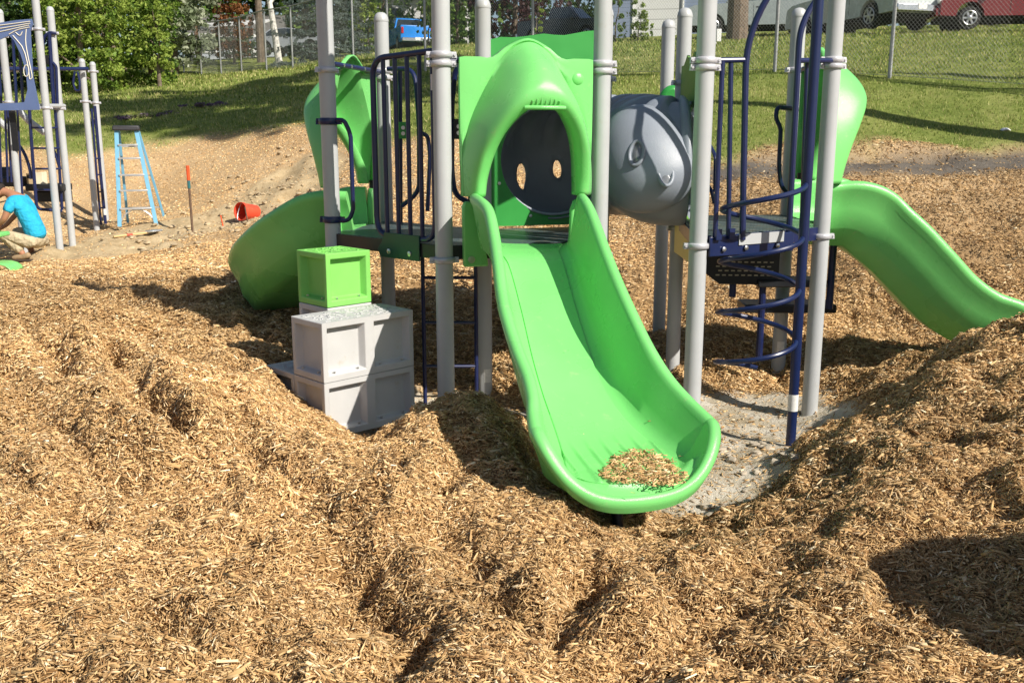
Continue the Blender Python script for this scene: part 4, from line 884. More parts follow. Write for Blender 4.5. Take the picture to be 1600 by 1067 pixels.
P_(MB().tube(rounded([at(68, 160, 15.9), at(67, 60, 15.9), at(78, 51, 15.9), at(88, 53, 15.95)], .2), .026, 8), 'rail', 'navy'); P_(MB().tube([at(77, 52, 15.9), at(84, 165, 15.9)], .03, 8), 'rail', 'navy')
P_(MB().tube(rounded([at(82, 98, 15.9), at(88, 104, 15.9), at(90, 165, 15.9)], .2), .022, 8), 'rail', 'navy')
P_(MB().tube(rounded([at(117, 112, 17.8), at(114, 130, 17.8), at(118, 142, 17.8), at(124, 142, 17.8), at(125, 130, 17.8), at(121, 112, 17.8)], .1), .02, 8), 'hanging_ring', 'navy')
P_(MB().box(at(71, 94, 15.85), (.1, .02, .14)), 'mounting_plate', 'black')
# lower part: tall ladder loops, rungs, steps and the sloping white tube
def jseg(pts, r, mat, name): return P_(MB().tube(rounded([at(*p) for p in pts], .2), r, 8), name, mat)
jseg([(46, 172, 15.4), (50, 235, 15.4), (57, 322, 15.4), (62, 327, 15.4), (97, 330, 15.6)], .026, 'navy', 'ladder_rail')
jseg([(86, 172, 15.9), (92, 250, 15.9), (97, 328, 15.9)], .024, 'navy', 'ladder_rail')
for py in (200, 232, 264, 297): P_(MB().tube([at(48 + (py - 200) * .07, py, 15.4), at(90 + (py - 200) * .07, py, 15.9)], .018, 6), 'ladder_rung', 'navy')
for x0, x1 in ((-2, 2), (8, 12), (12, 18), (27, 35)): P_(MB().tube([at(x0, 172, 15.0), at(x1, 285 + (x0 > 20) * 20, 15.0)], .017, 6), 'barrier_bar', 'navy')
P_(MB().tube(catmull([at(26, 222, 15.6), at(38, 240, 15.6), at(46, 262, 15.6), at(49, 280, 15.6)], 12), .026, 8), 'rail', 'navy'); P_(MB().tube(catmull([at(80, 228, 15.9), at(88, 245, 15.9), at(94, 265, 15.9)], 10), .026, 8), 'rail', 'navy')
P_(MB().tube([at(28, 172, 16.6), at(46, 190, 16.6), at(70, 208, 16.6)], .055, 10), 'sloping_tube', 'post'); P_(MB().tube([at(-12, 180, 16.6), at(17, 205, 16.6)], .055, 10), 'sloping_tube', 'post')
P_(MB().box(at(22, 205, 14.9), (.09, .03, .60)), 'perforated_strip', 'black')
for (x0, x1, y0, y1, Y) in ((-40, 36, 277, 292, 15.8), (-40, 12, 262, 278, 16.3), (38, 97, 288, 299, 15.8), (55, 98, 299, 316, 16.1)):
    a, b = at(x0, y0, Y), at(x1, y1, Y); P_(MB().box(((a.x + b.x) / 2, Y + .2, (a.z + b.z) / 2), (b.x - a.x, .4, abs(a.z - b.z))), 'step', 'black', bevel=.02)
jseg([(143, 170, 18.75), (150, 260, 18.75), (158, 352, 18.75)], .022, 'navy', 'ladder_rail'); jseg([(148, 166, 18.9), (156, 260, 18.9), (165, 350, 18.9)], .03, 'navy', 'ladder_rail')
for py in (248, 273, 300, 325): P_(MB().tube([at(148 + (py - 248) * .09, py, 18.75), at(157 + (py - 248) * .09, py, 18.9)], .016, 6), 'ladder_rung', 'navy')
P_(MB().lathe([(.032, 0), (.032, .12)], at(164, 336, 18.9), 10), 'paper_label', 'label')
# boxes standing on the step
M['card'] = basic('cardboard', (.50, .36, .20), .8, var=.1); M['paper'] = basic('cream carton', (.75, .68, .50), .7)
q = at(52, 288, 15.95); o = MB().box((q.x, q.y, q.z + .09), (.13, .15, .17)).build('carton', M['card'], bevel=.004); MB().box((q.x, q.y - .077, q.z + .12), (.10, .003, .05)).build('carton_label', M['rubberhole'], o); tag(o, 'small brown carton on the black step of the far play structure', 'box')
q = at(65, 288, 15.95); o = MB().box((q.x, q.y, q.z + .10), (.13, .16, .19)).build('carton', M['paper'], bevel=.004); MB().box((q.x, q.y, q.z + .197), (.05, .161, .003)).build('tape', M['card'], o); tag(o, 'cream coloured carton standing beside the brown one on the black step', 'box')

# ================================================================== WORKER
def skin(name, verts, edges, mat, parent, sub=2):
    me = bpy.data.meshes.new(name); me.from_pydata([v[:3] for v in verts], edges, []); o = bpy.data.objects.new(name, me); COL.objects.link(o); o.parent = parent
    m = o.modifiers.new('skin', 'SKIN'); m.use_smooth_shade = True
    for i, v in enumerate(verts):
        sv = me.skin_vertices[0].data[i]; sv.radius = (v[3], v[4] if len(v) > 4 else v[3]); sv.use_root = (i == 0)
    m.branch_smoothing = .3
    s = o.modifiers.new('sub', 'SUBSURF'); s.levels = sub; s.render_levels = sub; me.materials.append(mat); return o
M['skin'] = basic('tanned skin', (.36, .17, .095), .55, var=.08); M['hair'] = basic('dark brown hair', (.022, .014, .010), .8, var=.3, scale=60, bump=1, bscale=160)
M['shirt'] = basic('turquoise cotton t-shirt', (.015, .36, .58), .85, var=.15, scale=10, bump=1, bscale=9, bdist=.05); M['khaki'] = basic('khaki cotton trousers', (.46, .38, .25), .9, var=.15, scale=12, bump=1, bscale=12, bdist=.05)
M['boot'] = basic('tan work boot leather', (.30, .21, .12), .8, var=.2, scale=20, bump=.6, bscale=80); M['sole'] = basic('boot sole', (.07, .05, .035), .8)
WK = empty('person', (-7.35, 14.9, .22), label='crouching worker in turquoise t-shirt and khaki trousers with back turned', cat='person')
# local frame: x to the right of the picture, y away, z up; figure squats facing left and away
B = [(0, 0, .27, .16, .14), (-.06, .0, .50, .15, .13), (-.17, .01, .76, .17, .14), (-.30, .02, .94, .11, .10), (-.40, .03, 1.02, .055, .055), (-.50, .03, 1.045, .085, .09), (-.58, .035, .995, .08, .085), (-.625, .04, .93, .05, .05),
     (-.25, -.20, .90, .07, .07), (-.34, -.29, .64, .047, .05), (-.56, -.20, .47, .036, .036), (-.64, -.17, .43, .03, .03),
     (-.25, .22, .92, .07, .07), (-.42, .30, .70, .047, .05), (-.60, .24, .50, .036, .036), (-.66, .22, .46, .03, .03),
     (-.02, -.14, .26, .11, .10), (-.44, -.20, .40, .07, .07), (-.16, -.19, .10, .05, .05), (-.18, -.19, .03, .04, .04),
     (-.02, .14, .26, .11, .10), (-.44, .22, .42, .07, .07), (-.22, .2, .12, .05, .05), (-.24, .2, .04, .04, .04)]
E = [(0, 1), (1, 2), (2, 3), (3, 4), (4, 5), (5, 6), (6, 7), (3, 8), (8, 9), (9, 10), (10, 11), (3, 12), (12, 13), (13, 14), (14, 15), (0, 16), (16, 17), (17, 18), (18, 19), (0, 20), (20, 21), (21, 22), (22, 23)]
# fingers
def hand(base, d, sg):
    i0 = len(B); B.append((base[0] + d[0] * .05, base[1] + d[1] * .05, base[2] + d[2] * .05, .033, .018)); E.append((11 if sg < 0 else 15, i0))
hand((-.64, -.17, .43), (-1, .1, -.4), -1); hand((-.66, .22, .46), (-1, -.1, -.4), 1)
body = skin('body', B, E, M['skin'], WK)
for (bx, by, bz) in ((-.70, -.16, .405), (-.72, .21, .435)):
    for k, ln in enumerate((.065, .075, .07, .055)):
        yy = by - .027 + k * .018; skin('finger', [(bx + .01, yy, bz, .0095), (bx - ln * .5, yy, bz - .012, .009), (bx - ln * .85, yy, bz - .04, .008), (bx - ln * .9, yy, bz - .06, .007)], [(0, 1), (1, 2), (2, 3)], M['skin'], body, 1)
    skin('thumb', [(bx + .035, by + .02, bz, .011), (bx + .01, by + .045, bz - .025, .010), (bx - .02, by + .05, bz - .045, .008)], [(0, 1), (1, 2)], M['skin'], body, 1)
# ear, nose, brow and mouth (turned away from the camera)
mb = MB().lathe([(.028, -.006), (.030, .0), (.02, .008), (.008, .004)], (-.505, -.062, 1.015), 12, (0, -1, .1)); mb.build('ear', M['skin'], body, angle=60)
mb = MB().loft([[(-.64 - a, .04 + b * s_, .985 - c_) for b in (-.012, .0, .012)] for a, c_, s_ in ((0, -.03, .6), (.012, 0, 1), (.02, .02, 1.2), (.0, .035, 1))], closed=False); mb.build('nose', M['skin'], body, angle=80)
for sg in (-1, 1): MB().lathe([(.002, -.006), (.010, -.003), (.011, .002), (.004, .006)], (-.632, .04 + sg * .03, .995), 10, (-1, 0, -.2)).build('eye', M['white'], body)
MB().tube([(-.645, .02, .94), (-.65, .04, .938), (-.645, .06, .94)], .006, 6).build('mouth', basic('lips', (.3, .1, .08), .5), body)
skin('hair', [(-.455, .03, 1.075, .078, .082), (-.52, .03, 1.085, .088, .088), (-.575, .035, 1.06, .074, .08)], [(0, 1), (1, 2)], M['hair'], WK)
shirt = skin('shirt', [(.02, 0, .27, .175, .165), (-.05, 0, .47, .18, .165), (-.12, .005, .66, .185, .165), (-.20, .01, .82, .185, .16), (-.29, .015, .93, .13, .115), (-.36, .02, .985, .085, .08), (-.25, -.19, .90, .095, .09), (-.31, -.265, .72, .082, .08), (-.25, .21, .92, .09, .09), (-.38, .28, .78, .075, .075)],
     [(0, 1), (1, 2), (2, 3), (3, 4), (4, 5), (3, 6), (6, 7), (3, 8), (8, 9)], M['shirt'], WK)
skin('trousers', [(.02, 0, .24, .17, .16), (.01, 0, .36, .165, .155), (-.02, -.14, .25, .13, .12), (-.25, -.19, .34, .105, .10), (-.46, -.2, .40, .088, .09), (-.32, -.2, .26, .08, .08), (-.16, -.19, .13, .07, .07), (-.02, .14, .25, .13, .12), (-.25, .2, .36, .1, .1), (-.46, .22, .42, .088, .09), (-.32, .2, .26, .08, .08), (-.2, .2, .14, .07, .07)],
     [(0, 1), (0, 2), (2, 3), (3, 4), (4, 5), (5, 6), (0, 7), (7, 8), (8, 9), (9, 10), (10, 11)], M['khaki'], WK)
for yy in (-.21, .21):
    bt = skin('boot', [(-.04, yy, .10, .062, .055), (-.12, yy, .055, .055, .05), (-.26, yy, .045, .052, .045), (-.34, yy, .035, .04, .035)], [(0, 1), (1, 2), (2, 3)], M['boot'], WK)
    MB().loft([[(x, yy + s_ * w_, z) for s_, z in ((-1, -.008), (1, -.008), (1, .016), (-1, .016))] for x, w_ in ((.0, .03), (-.04, .045), (-.2, .05), (-.33, .045), (-.385, .02))]).build('sole', M['sole'], bt, bevel=.004)
# small dark print on the back of the shirt: bird-like mark over two short lines
pr = MB()
def onback(u, v): return Vector((-.045 + u * .5 - v * .42, -.215 + .0 * u + abs(u) * .1, .86 + v * .62 - u * .2))
M['print'] = basic('dark shirt print', (.01, .05, .10), .8)

# green plastic slide sections the worker is handling
GP = MB(); C_ = at(-6, 392, 14.1); C_.z = H(C_.x, C_.y)
GP.loft([[C_ + Vector((x * .5 + .02, -.1 + s_ * .2, z)) for x, z in ((-1.2, .0), (-1.1, .06), (-.2, .14), (.35, .16), (.62, .08), (.66, -.02))] for s_ in (-1, -.5, .5, 1)], closed=False)
o = GP.build('plastic_slide_part', M['green'], solid=.03, sub=1); tag(o, 'bright green moulded plastic piece lying on the ground in front of the worker', 'slide part')
GP = MB(); q = at(2, 366, 14.35); GP.box((q.x - .25, q.y, q.z), (.62, .30, .07)); o = GP.build('slide_end_piece', M['green'], bevel=.02); tag(o, 'short green plastic panel held across the knees of the worker', 'panel')

# ================================================================== LADDER, SHOVEL, STAKES, BUCKET
M['fibre'] = basic('light blue fibreglass', (.16, .40, .58), .45, var=.08); M['alu'] = basic('aluminium step', (.55, .56, .57), .35, metal=.6); M['blackpl'] = basic('dark grey plastic cap', (.03, .03, .035), .5)
lc = at(222, 346, 17.8); zl = H(lc.x, lc.y); LD = empty('step_ladder', (lc.x, lc.y, zl), R(17), label='light blue fibreglass step ladder standing open on the bare ground', cat='ladder')
hL_ = at(208, 203, 17.8).z - zl; x0b, x1b, x0t, x1t = -.37, .26, -.31, .02
def lp(x, y, z): return (x, y, z)
for (xb, xt, yb, yt, nm) in ((x0b, x0t, -.25, .0, 'front_rail'), (x1b, x1t, -.25, .0, 'front_rail'), (x0b + .08, x0t + .03, .55, .12, 'rear_rail'), (x1b + .12, x1t + .03, .55, .12, 'rear_rail')):
    mb = MB(); w_ = .035 if nm == 'front_rail' else .022; mb.loft([[(xb - w_, yb - .03, -.03), (xb + w_, yb - .03, -.03), (xb + w_, yb + .03, -.03), (xb - w_, yb + .03, -.03)], [(xt - w_, yt - .03, hL_), (xt + w_, yt - .03, hL_), (xt + w_, yt + .03, hL_), (xt - w_, yt + .03, hL_)]]); mb.build(nm, M['fibre'], LD, bevel=.004)
for k in range(1, 6):
    f = {1: .17, 2: .36, 3: .525, 4: .70, 5: .84}[k]; xa, xb = x0b + (x0t - x0b) * f, x1b + (x1t - x1b) * f; y = -.25 * (1 - f)
    MB().box(((xa + xb) / 2, y - .01, hL_ * f), (xb - xa - .04, .09, .03)).build('step', M['alu'], LD, bevel=.004)
    if k in (1, 3, 5):
        xa, xb = x0b + .08 + (x0t - x0b - .05) * f, x1b + .12 + (x1t - x1b - .09) * f; MB().box(((xa + xb) / 2, .55 - .43 * f, hL_ * f - .03), (xb - xa, .02, .022)).build('rear_brace', M['alu'], LD)
MB().tube(catmull([(x0b + .01, -.24, .02), (x0b + .13, -.23, .20), (x0b + .32, -.22, .27), (x1b - .13, -.23, .20), (x1b - .01, -.24, .02)], 20), .012, 6).build('brace', M['alu'], LD)
MB().box(((x0t + x1t) / 2, .05, hL_ + .03), (x1t - x0t + .14, .28, .09), taper=.94).build('top_cap', M['blackpl'], LD, bevel=.02)
# shovel
a, b = at(178, 377, 16.3), at(232, 355, 16.9); a.z = H(a.x, a.y) + .05; b.z = H(b.x, b.y) + .07; SH = empty('shovel', tuple(a), label='round point shovel with wooden handle lying flat on the bare ground', cat='shovel')
M['ash'] = basic('ash wood handle', (.60, .42, .20), .6, var=.1); M['redband'] = basic('faded red band', (.55, .10, .06), .6)
d_ = b - a; MB().tube([(0, 0, 0), d_ * .96], .019, 8).build('handle', M['ash'], SH); MB().tube([d_ * .36, d_ * .52], .022, 8).build('grip_band', M['redband'], SH)
dn = d_.normalized(); sd = dn.cross(Vector((0, 0, 1))).normalized(); bl = MB(); bl.loft([[d_ + dn * u + sd * w_ * s_ + Vector((0, 0, .035 * (abs(s_)) - .01)) for s_ in (-1, -.5, 0, .5, 1)] for u, w_ in ((-.06, .03), (0, .10), (.12, .125), (.22, .09), (.29, .01))], closed=False); bl.build('blade', M['alu'], SH, solid=.006)
# upright bar with orange top
q = at(301, 360, 17.0); q.z = H(q.x, q.y); tpz = at(300, 259, 17.0).z; ST = empty('digging_bar', (q.x, q.y, q.z), label='thin upright steel bar with orange painted top stuck in the ground', cat='bar')
M['orange'] = basic('fluorescent orange paint', (.75, .09, .02), .5); M['rust'] = basic('rusty steel', (.13, .08, .05), .8, var=.3, scale=20)
hh = tpz - q.z; MB().tube([(0, 0, -.2), (-.01, 0, hh * .79)], .022, 8).build('shaft', M['rust'], ST); MB().tube([(-.01, 0, hh * .78), (-.012, 0, hh)], .030, 8).build('painted_top', M['orange'], ST); MB().tube([(-.01, -.0, hh * .66), (-.01, 0, hh * .78)], .027, 8).build('collar', basic('teal collar', (.02, .13, .14), .6), ST)
for (px, py, ph, lab) in ((349, 336, 17, 'small orange marking stake left of the bucket'), (389, 352, 26, 'small wire stake in front of the bucket')):
    q = at(px, py, 17.4 if px < 360 else 16.6); q.z = H(q.x, q.y); h_ = ph / 1500 * 18; o = MB().tube([(q.x, q.y, q.z - .1), (q.x - .05, q.y, q.z + h_)], .012, 6).build('marking_stake', M['orange'] if px < 360 else M['rust']); tag(o, lab, 'stake')
# bucket on its side
M['bucket'] = basic('orange red plastic', (.72, .075, .035), .35, var=.1, dirt=((.5, .42, .3), 7, .58, .4))
q = at(387, 325, 17.6); ax = Vector((-.52, -.85, .10)).normalized(); q.z = H(q.x, q.y) + .14; BK = empty('bucket', tuple(q), label='orange red plastic bucket tipped on its side with wire handle', cat='bucket')
MB().lathe([(.001, .19), (.128, .19), (.130, .18), (.152, -.13), (.166, -.13), (.168, -.16), (.166, -.185), (.158, -.185), (.150, -.14), (.124, .175), (.001, .178)], (0, 0, 0), 28, -ax).build('bucket_body', M['bucket'], BK, angle=50)
u_ = ax.cross(Vector((0, 0, 1))).normalized(); v_ = u_.cross(ax); MB().tube([Vector(ax) * .17 + u_ * .16 * math.cos(t) * .4 - v_ * .17 * math.sin(t) + ax * .05 * math.sin(t) for t in np.linspace(-1.3, 1.3, 16)], .005, 6).build('handle', M['alu'], BK)
q = at(1575, 168, 14.6); q.z = H(q.x, q.y) + .03; o = MB().loft([[Vector((q.x + .10 * math.cos(t) * s_, q.y + .06 * math.sin(t) * s_, q.z + z_ + .01 * math.sin(t * 3))) for t in np.linspace(0, 6.283, 11)[:-1]] for s_, z_ in ((.5, -.03), (.8, -.02), (.5, .0), (.1, .006))]).build('litter', M['white'], angle=60); tag(o, 'crumpled white scrap of litter lying on the grass slope at right', 'litter')

# ================================================================== CHAIN LINK FENCE
FE = empty('chain_link_fence', (0, 30, 3), label='long galvanised chain link fence crossing the grass slope', cat='fence')
bpy.context.view_layer.update()
fpx = [(1620, 16.9), (1390, 18.3), (1210, 20.2), (1060, 22.1), (933, 24.0), (832, 25.9), (745, 27.8), (665, 29.7), (607, 31.6), (553, 33.5), (505, 35.4), (458, 37.3), (417, 39.2), (378, 41.1), (346, 43.0), (315, 44.9), (288, 46.8), (262, 48.7)]
fp = []
for px, Y in fpx: x = xat(px, Y, 2.08 + Y * .06); fp.append(Vector((x, Y, H(x, Y) - .02)))
d0 = (fp[1] - fp[2]); fp[0] = fp[1] + d0; fp[0].z = H(fp[0].x, fp[0].y); q = fp[0] + d0; q.z = H(q.x, q.y); fp.insert(0, q)
FH = 2.25
for q in fp: P(MB().tube([(q.x, q.y, q.z - .3), (q.x, q.y, q.z + FH + .03)], .038, 8), 'fence_post', 'galv', root=FE)
P(MB().tube([q + Vector((0, 0, FH)) for q in fp], .024, 6), 'top_rail', 'galv', root=FE)
P(MB().tube([q + Vector((0, -.04, .07)) for q in fp], .004, 3), 'tension_wire', 'wire', root=FE)
cum = [0]
for a, b in zip(fp, fp[1:]): cum.append(cum[-1] + (b - a).length)
def fpt(s, h):
    s = min(max(s, 0), cum[-1] - 1e-4); i = max(0, min(len(fp) - 2, int(np.searchsorted(cum, s, side='right')) - 1)); f = (s - cum[i]) / (cum[i + 1] - cum[i]); p = fp[i].lerp(fp[i + 1], f); return p + Vector((0, -.042, .06 + h))
def wires():
    vs = []; fs = []; hh = FH - .05
    def seg(p, q, r):
        t = (q - p).normalized(); u = t.cross(Vector((0, 1, 0))).normalized(); w_ = t.cross(u); b = len(vs)
        for e_ in (p, q):
            for k in range(3): a = 2.094 * k; vs.append(tuple(e_ + (u * math.cos(a) + w_ * math.sin(a)) * r))
        for k in range(3): fs.append((b + k, b + (k + 1) % 3, b + 3 + (k + 1) % 3, b + 3 + k))
    s = -hh
    while s < cum[-1]:
        r_ = .0022 if s < 14 else .0026
        for dr in (1, -1):
            for k in range(2):
                h0, h1 = hh * k / 2, hh * (k + 1) / 2; s0 = s + (h0 if dr > 0 else hh - h0); s1 = s + (h1 if dr > 0 else hh - h1)
                if s0 >= 0 and s1 >= 0 and s0 <= cum[-1] and s1 <= cum[-1]: seg(fpt(s0, h0), fpt(s1, h1), r_)
        s += .078 if s < 14 else .085
    o = raw_mesh('wire_mesh', vs, fs, M['wire']); return inw(o, FE)
wires()

# ================================================================== TREES
def leafcloud(clumps, n, size, pal, flat=.6, seed=0, droop=0):
    """clumps: (x,y,z,rx,ry,rz,weight); many small leaf faces near the surfaces of the clumps"""
    g_ = np.random.default_rng(seed); cl = np.array([c[:6] for c in clumps]); wt_ = np.array([c[6] if len(c) > 6 else c[3] * c[5] for c in clumps]); wt_ = wt_ / wt_.sum()
    k = g_.choice(len(cl), n, p=wt_); d = g_.normal(size=(n, 3)); d /= np.linalg.norm(d, axis=1, keepdims=True); r = .55 + .5 * g_.random(n) ** .7
    # clusters: pull leaves to twig centres so that gaps and tufts appear
    p = cl[k, :3] + d * cl[k, 3:6] * r[:, None]
    cell = size * 5; key = np.floor(p / cell); hsh = (np.sin(key @ np.array([12.98, 78.23, 37.7])) * 43758.5) % 1; hs2 = (np.sin(key @ np.array([39.3, 11.1, 83.1])) * 24634.6) % 1
    cen = (key + .5) * cell + (np.stack([hsh, hs2, (hsh * 7) % 1], -1) - .5) * cell * .7; p = p + (cen - p) * .35
    keep = hs2 > .22; p = p[keep]; hsh = hsh[keep]; k = k[keep]; n = len(p); d = d[keep]
    a = g_.normal(size=(n, 3)) + d * .6; a[:, 2] -= droop; a /= np.linalg.norm(a, axis=1, keepdims=True); b = np.cross(a, g_.normal(size=(n, 3))); b /= np.linalg.norm(b, axis=1, keepdims=True)
    s = (size * g_.uniform(.6, 1.35, n))[:, None]; P0 = p - a * s * .6; P1 = p + b * s * .34; P2_ = p + a * s * .6; P3_ = p - b * s * .34
    vs = np.stack([P0, P1, P2_, P3_], 1).reshape(-1, 3); fs = np.arange(4 * n).reshape(-1, 4)
    pal = np.array(pal); ii = np.clip(((hsh * .7 + g_.random(n) * .3) * len(pal)).astype(int), 0, len(pal) - 1); cc = pal[ii] * g_.uniform(.8, 1.25, (n, 1)); col = np.repeat(np.concatenate([cc, np.ones((n, 1))], 1), 4, 0)
    return vs, fs, col
G_MID = [(.04, .085, .016), (.07, .135, .024), (.11, .19, .035), (.16, .25, .05)]
G_YEL = [(.08, .14, .02), (.15, .24, .035), (.24, .33, .055), (.31, .38, .08)]
G_DARK = [(.018, .042, .012), (.03, .06, .016), (.045, .085, .02), (.07, .12, .028)]
G_PALE = [(.16, .20, .11), (.24, .29, .17), (.32, .36, .24), (.40, .43, .32)]
G_SPRUCE = [(.055, .085, .075), (.08, .115, .10), (.12, .16, .14), (.18, .22, .19)]
G_PURP = [(.03, .012, .014), (.05, .02, .022), (.08, .035, .035), (.11, .05, .05)]
G_RUST = [(.14, .055, .02), (.22, .09, .03), (.28, .13, .05), (.20, .07, .03)]
def tree(name, x, y, h, cr, label, pal=G_MID, n=9000, leaf=.16, trunk=.16, low=.25, cat='tree', bark='bark', seed=0, lean=(0, 0), group=None, zoff=0, ry=None, clumps=None, droop=0, parts=True):
    if leaf < .2: leaf *= .8; n = int(n * 1.45)
    rd = random.Random(seed * 7 + 3); z0 = H(x, y) + zoff; T_ = empty(name, (x, y, z0), label=label, cat=cat, group=group)
    mb = MB(); tp_ = catmull([(0, 0, -.4), (lean[0] * .3, lean[1] * .3, h * .3), (lean[0] * .7 + .1, lean[1] * .7, h * .55), (lean[0], lean[1], h * .86)], 12); mb.tube(tp_, [trunk * (1.15 - .95 * i / 11) for i in range(12)], 10)
    if clumps is None:
        clumps = []
        nc = 13
        for i in range(nc):
            f = i / (nc - 1); zz = h * (low + (1 - low) * f); rr = cr * (math.sin(math.pi * (.18 + .74 * f)) ** .8); a = i * 2.4 + rd.random(); o_ = rr * .55
            clumps.append((lean[0] * f + o_ * math.cos(a), lean[1] * f + o_ * math.sin(a), zz, cr * rd.uniform(.38, .58), (ry or cr) * rd.uniform(.38, .58), cr * rd.uniform(.32, .48)))
            if i % 2 == 0 and trunk > .05:
                zs = min(h * .75, max(h * .15, zz - cr * .5)); mb.tube([(lean[0] * zs / h, lean[1] * zs / h, zs), ((clumps[-1][0] + lean[0] * zs / h) * .5, clumps[-1][1] * .5, (zs + zz) * .5), clumps[-1][:3]], [trunk * .4, trunk * .28, trunk * .1], 6)
    mb.build('trunk', M[bark], T_)
    v, f, c_ = leafcloud(clumps, n, leaf, pal, seed=seed, droop=droop); raw_mesh('crown', v, f, M['leaf'], col=c_, parent=T_)
    return T_
def tx(px, Y, z=6): return xat(px, Y, z)
TG = 'leafy trees behind the lawn at left'
tree('leafy_tree', tx(-30, 36), 36, 10, 3.9, 'broad dark green tree at the far left edge behind the blue arched panel', G_DARK, 16000, .19, .3, .12, seed=1, group=TG)
tree('leafy_tree', tx(95, 38), 38, 9.5, 3.3, 'green tree right of the far left dark tree, behind the second play structure', G_MID, 15000, .18, .25, .08, seed=2, group=TG)
tree('leafy_tree', tx(170, 35.5), 35.5, 7.5, 2.5, 'yellow green bushy tree with foliage down to the grass beside the fence', G_YEL, 15000, .15, .2, .03, seed=3, group=TG)
tree('leafy_tree', tx(120, 33), 33, 4.2, 1.8, 'low yellow green tree standing behind the two short posts at left', G_YEL, 9000, .13, .12, .05, seed=31, group=TG)
tree('leafy_tree', tx(232, 37), 37, 5.0, 1.35, 'smaller green tree at the left end of the fence', G_MID, 8000, .14, .12, .10, seed=4, group=TG)
tree('young_tree', tx(242, 34), 34, 2.5, .72, 'small sapling with forked trunk in front of the fence end', G_YEL, 2200, .12, .07, .32, seed=5)
tree('willow_tree', tx(268, 45), 45, 9.5, 2.5, 'pale silvery green tree behind the fence near the wooden pole', G_PALE, 15000, .2, .25, .15, seed=6)
BG = 'background trees on the skyline'
for i, (px, Y, h, cr, pal, lab) in enumerate(((20, 62, 15, 7, G_DARK, 'tall dark tree far behind the left trees at the picture edge'), (170, 66, 15, 7, G_DARK, 'tall dark tree far behind the yellow green tree'), (345, 66, 14, 5.2, G_MID, 'green tree right of the wooden pole, far behind the fence'), (300, 75, 14, 6, G_DARK, 'dark tree behind the wooden pole'), (425, 72, 15, 5.5, G_DARK, 'dark tree behind the white birch'), (560, 78, 14, 5, G_DARK, 'dark tree behind the blue spruce'), (690, 70, 13, 4.6, G_MID, 'green tree right of the blue pickup, behind the shrubs'), (740, 80, 14, 6, G_DARK, 'dark tree left of the purple leaved tree'), (900, 85, 13, 6, G_DARK, 'dark tree behind the dark pickup'), (1250, 75, 13, 7, G_DARK, 'dark tree behind the silver pickup'), (1420, 80, 13, 7, G_DARK, 'dark tree far behind the white tailgate'), (1560, 70, 13, 6, G_MID, 'green tree far behind the red car'), (-80, 52, 13, 6, G_MID, 'green tree beyond the left edge'), (480, 66, 12, 4, G_MID, 'green tree between the birch and the spruce'))):
    tree('background_tree', tx(px, Y, 7), Y, h, cr, lab, pal, 8000, .36, .3, .04, seed=20 + i, group=BG)
tree('maple_tree', tx(366, 50), 50, 3.0, 1.1, 'small rust red leaved tree behind the fence', G_RUST, 3500, .15, .07, .2, seed=40)
tree('leafy_tree', tx(408, 50), 50, 12, 3.2, 'tall tree with bare straight grey trunk beside the white birch', G_MID, 9000, .2, .19, .48, seed=41, group=TG)
tree('birch_tree', tx(437, 46), 46, 8.5, 1.8, 'birch with leaning white trunk behind the fence', G_MID, 6000, .12, .15, .42, bark='birch', seed=42, lean=(-1.1, 0), cat='tree', droop=.8)
# spruce: tiered drooping boughs
def spruce(x, y, h, r0, label):
    z0 = H(x, y); T_ = empty('blue_spruce', (x, y, z0), label=label, cat='tree'); MB().tube([(0, 0, -.3), (0, 0, h * .95)], [.16, .03], 8).build('trunk', M['bark'], T_); cl = []; rd = random.Random(5)
    for k in range(15):
        f = k / 14; zz = .15 + h * f * .95; rr = r0 * (1 - f) ** .85 + .1; m_ = max(5, int(13 * (1 - f)) + 4)
        for j in range(m_):
            a = j * 6.283 / m_ + k * 1.1; q_ = rr * rd.uniform(.45, .95); cl.append((q_ * math.cos(a), q_ * math.sin(a), zz - q_ * .18, rr * .26, rr * .26, .07 + .02 * rr, rr))
            if rd.random() < .5: cl.append((q_ * .45 * math.cos(a), q_ * .45 * math.sin(a), zz, rr * .25, rr * .25, .12, rr * .5))
    v, f, c_ = leafcloud(cl, 30000, .085, G_SPRUCE, seed=9); raw_mesh('crown', v, f, M['leaf'], col=c_, parent=T_)
spruce(tx(508, 42), 42, 8.5, 2.2, 'large blue spruce behind the fence and left slide hood')
SG = 'shrubs and young trees along the fence'
tree('shrub', tx(576, 44), 44, 2.6, .75, 'yellow green shrub between the spruce and the capped post', G_YEL, 5000, .11, .04, .02, cat='shrub', seed=50, group=SG)
tree('shrub', tx(670, 48), 48, 2.2, .55, 'small shrub right of the blue pickup tailgate', G_YEL, 2500, .10, .04, .02, cat='shrub', seed=51, group=SG)
tree('leafy_tree', tx(600, 62), 62, 6.5, 1.9, 'green tree standing over the blue pickup', G_MID, 6000, .17, .12, .10, seed=52, group=TG)
tree('leafy_tree', tx(715, 60), 60, 6.5, 2.2, 'rounded green tree left of the capped middle post', G_MID, 8000, .17, .12, .05, seed=53, group=TG)
tree('purple_plum_tree', tx(805, 62), 62, 8.5, 3.9, 'dark purple leaved tree above the front hood', G_PURP, 15000, .2, .2, .1, seed=54)
tree('columnar_tree', tx(838, 40), 40, 2.9, .28, 'slim upright pale green young tree behind the hood', G_YEL, 2600, .10, .03, .04, seed=55)
tree('shrub', tx(997, 41), 41, 1.35, .62, 'small loose shrub by the white garage door', G_YEL, 1800, .11, .03, .05, cat='shrub', seed=56, group=SG)
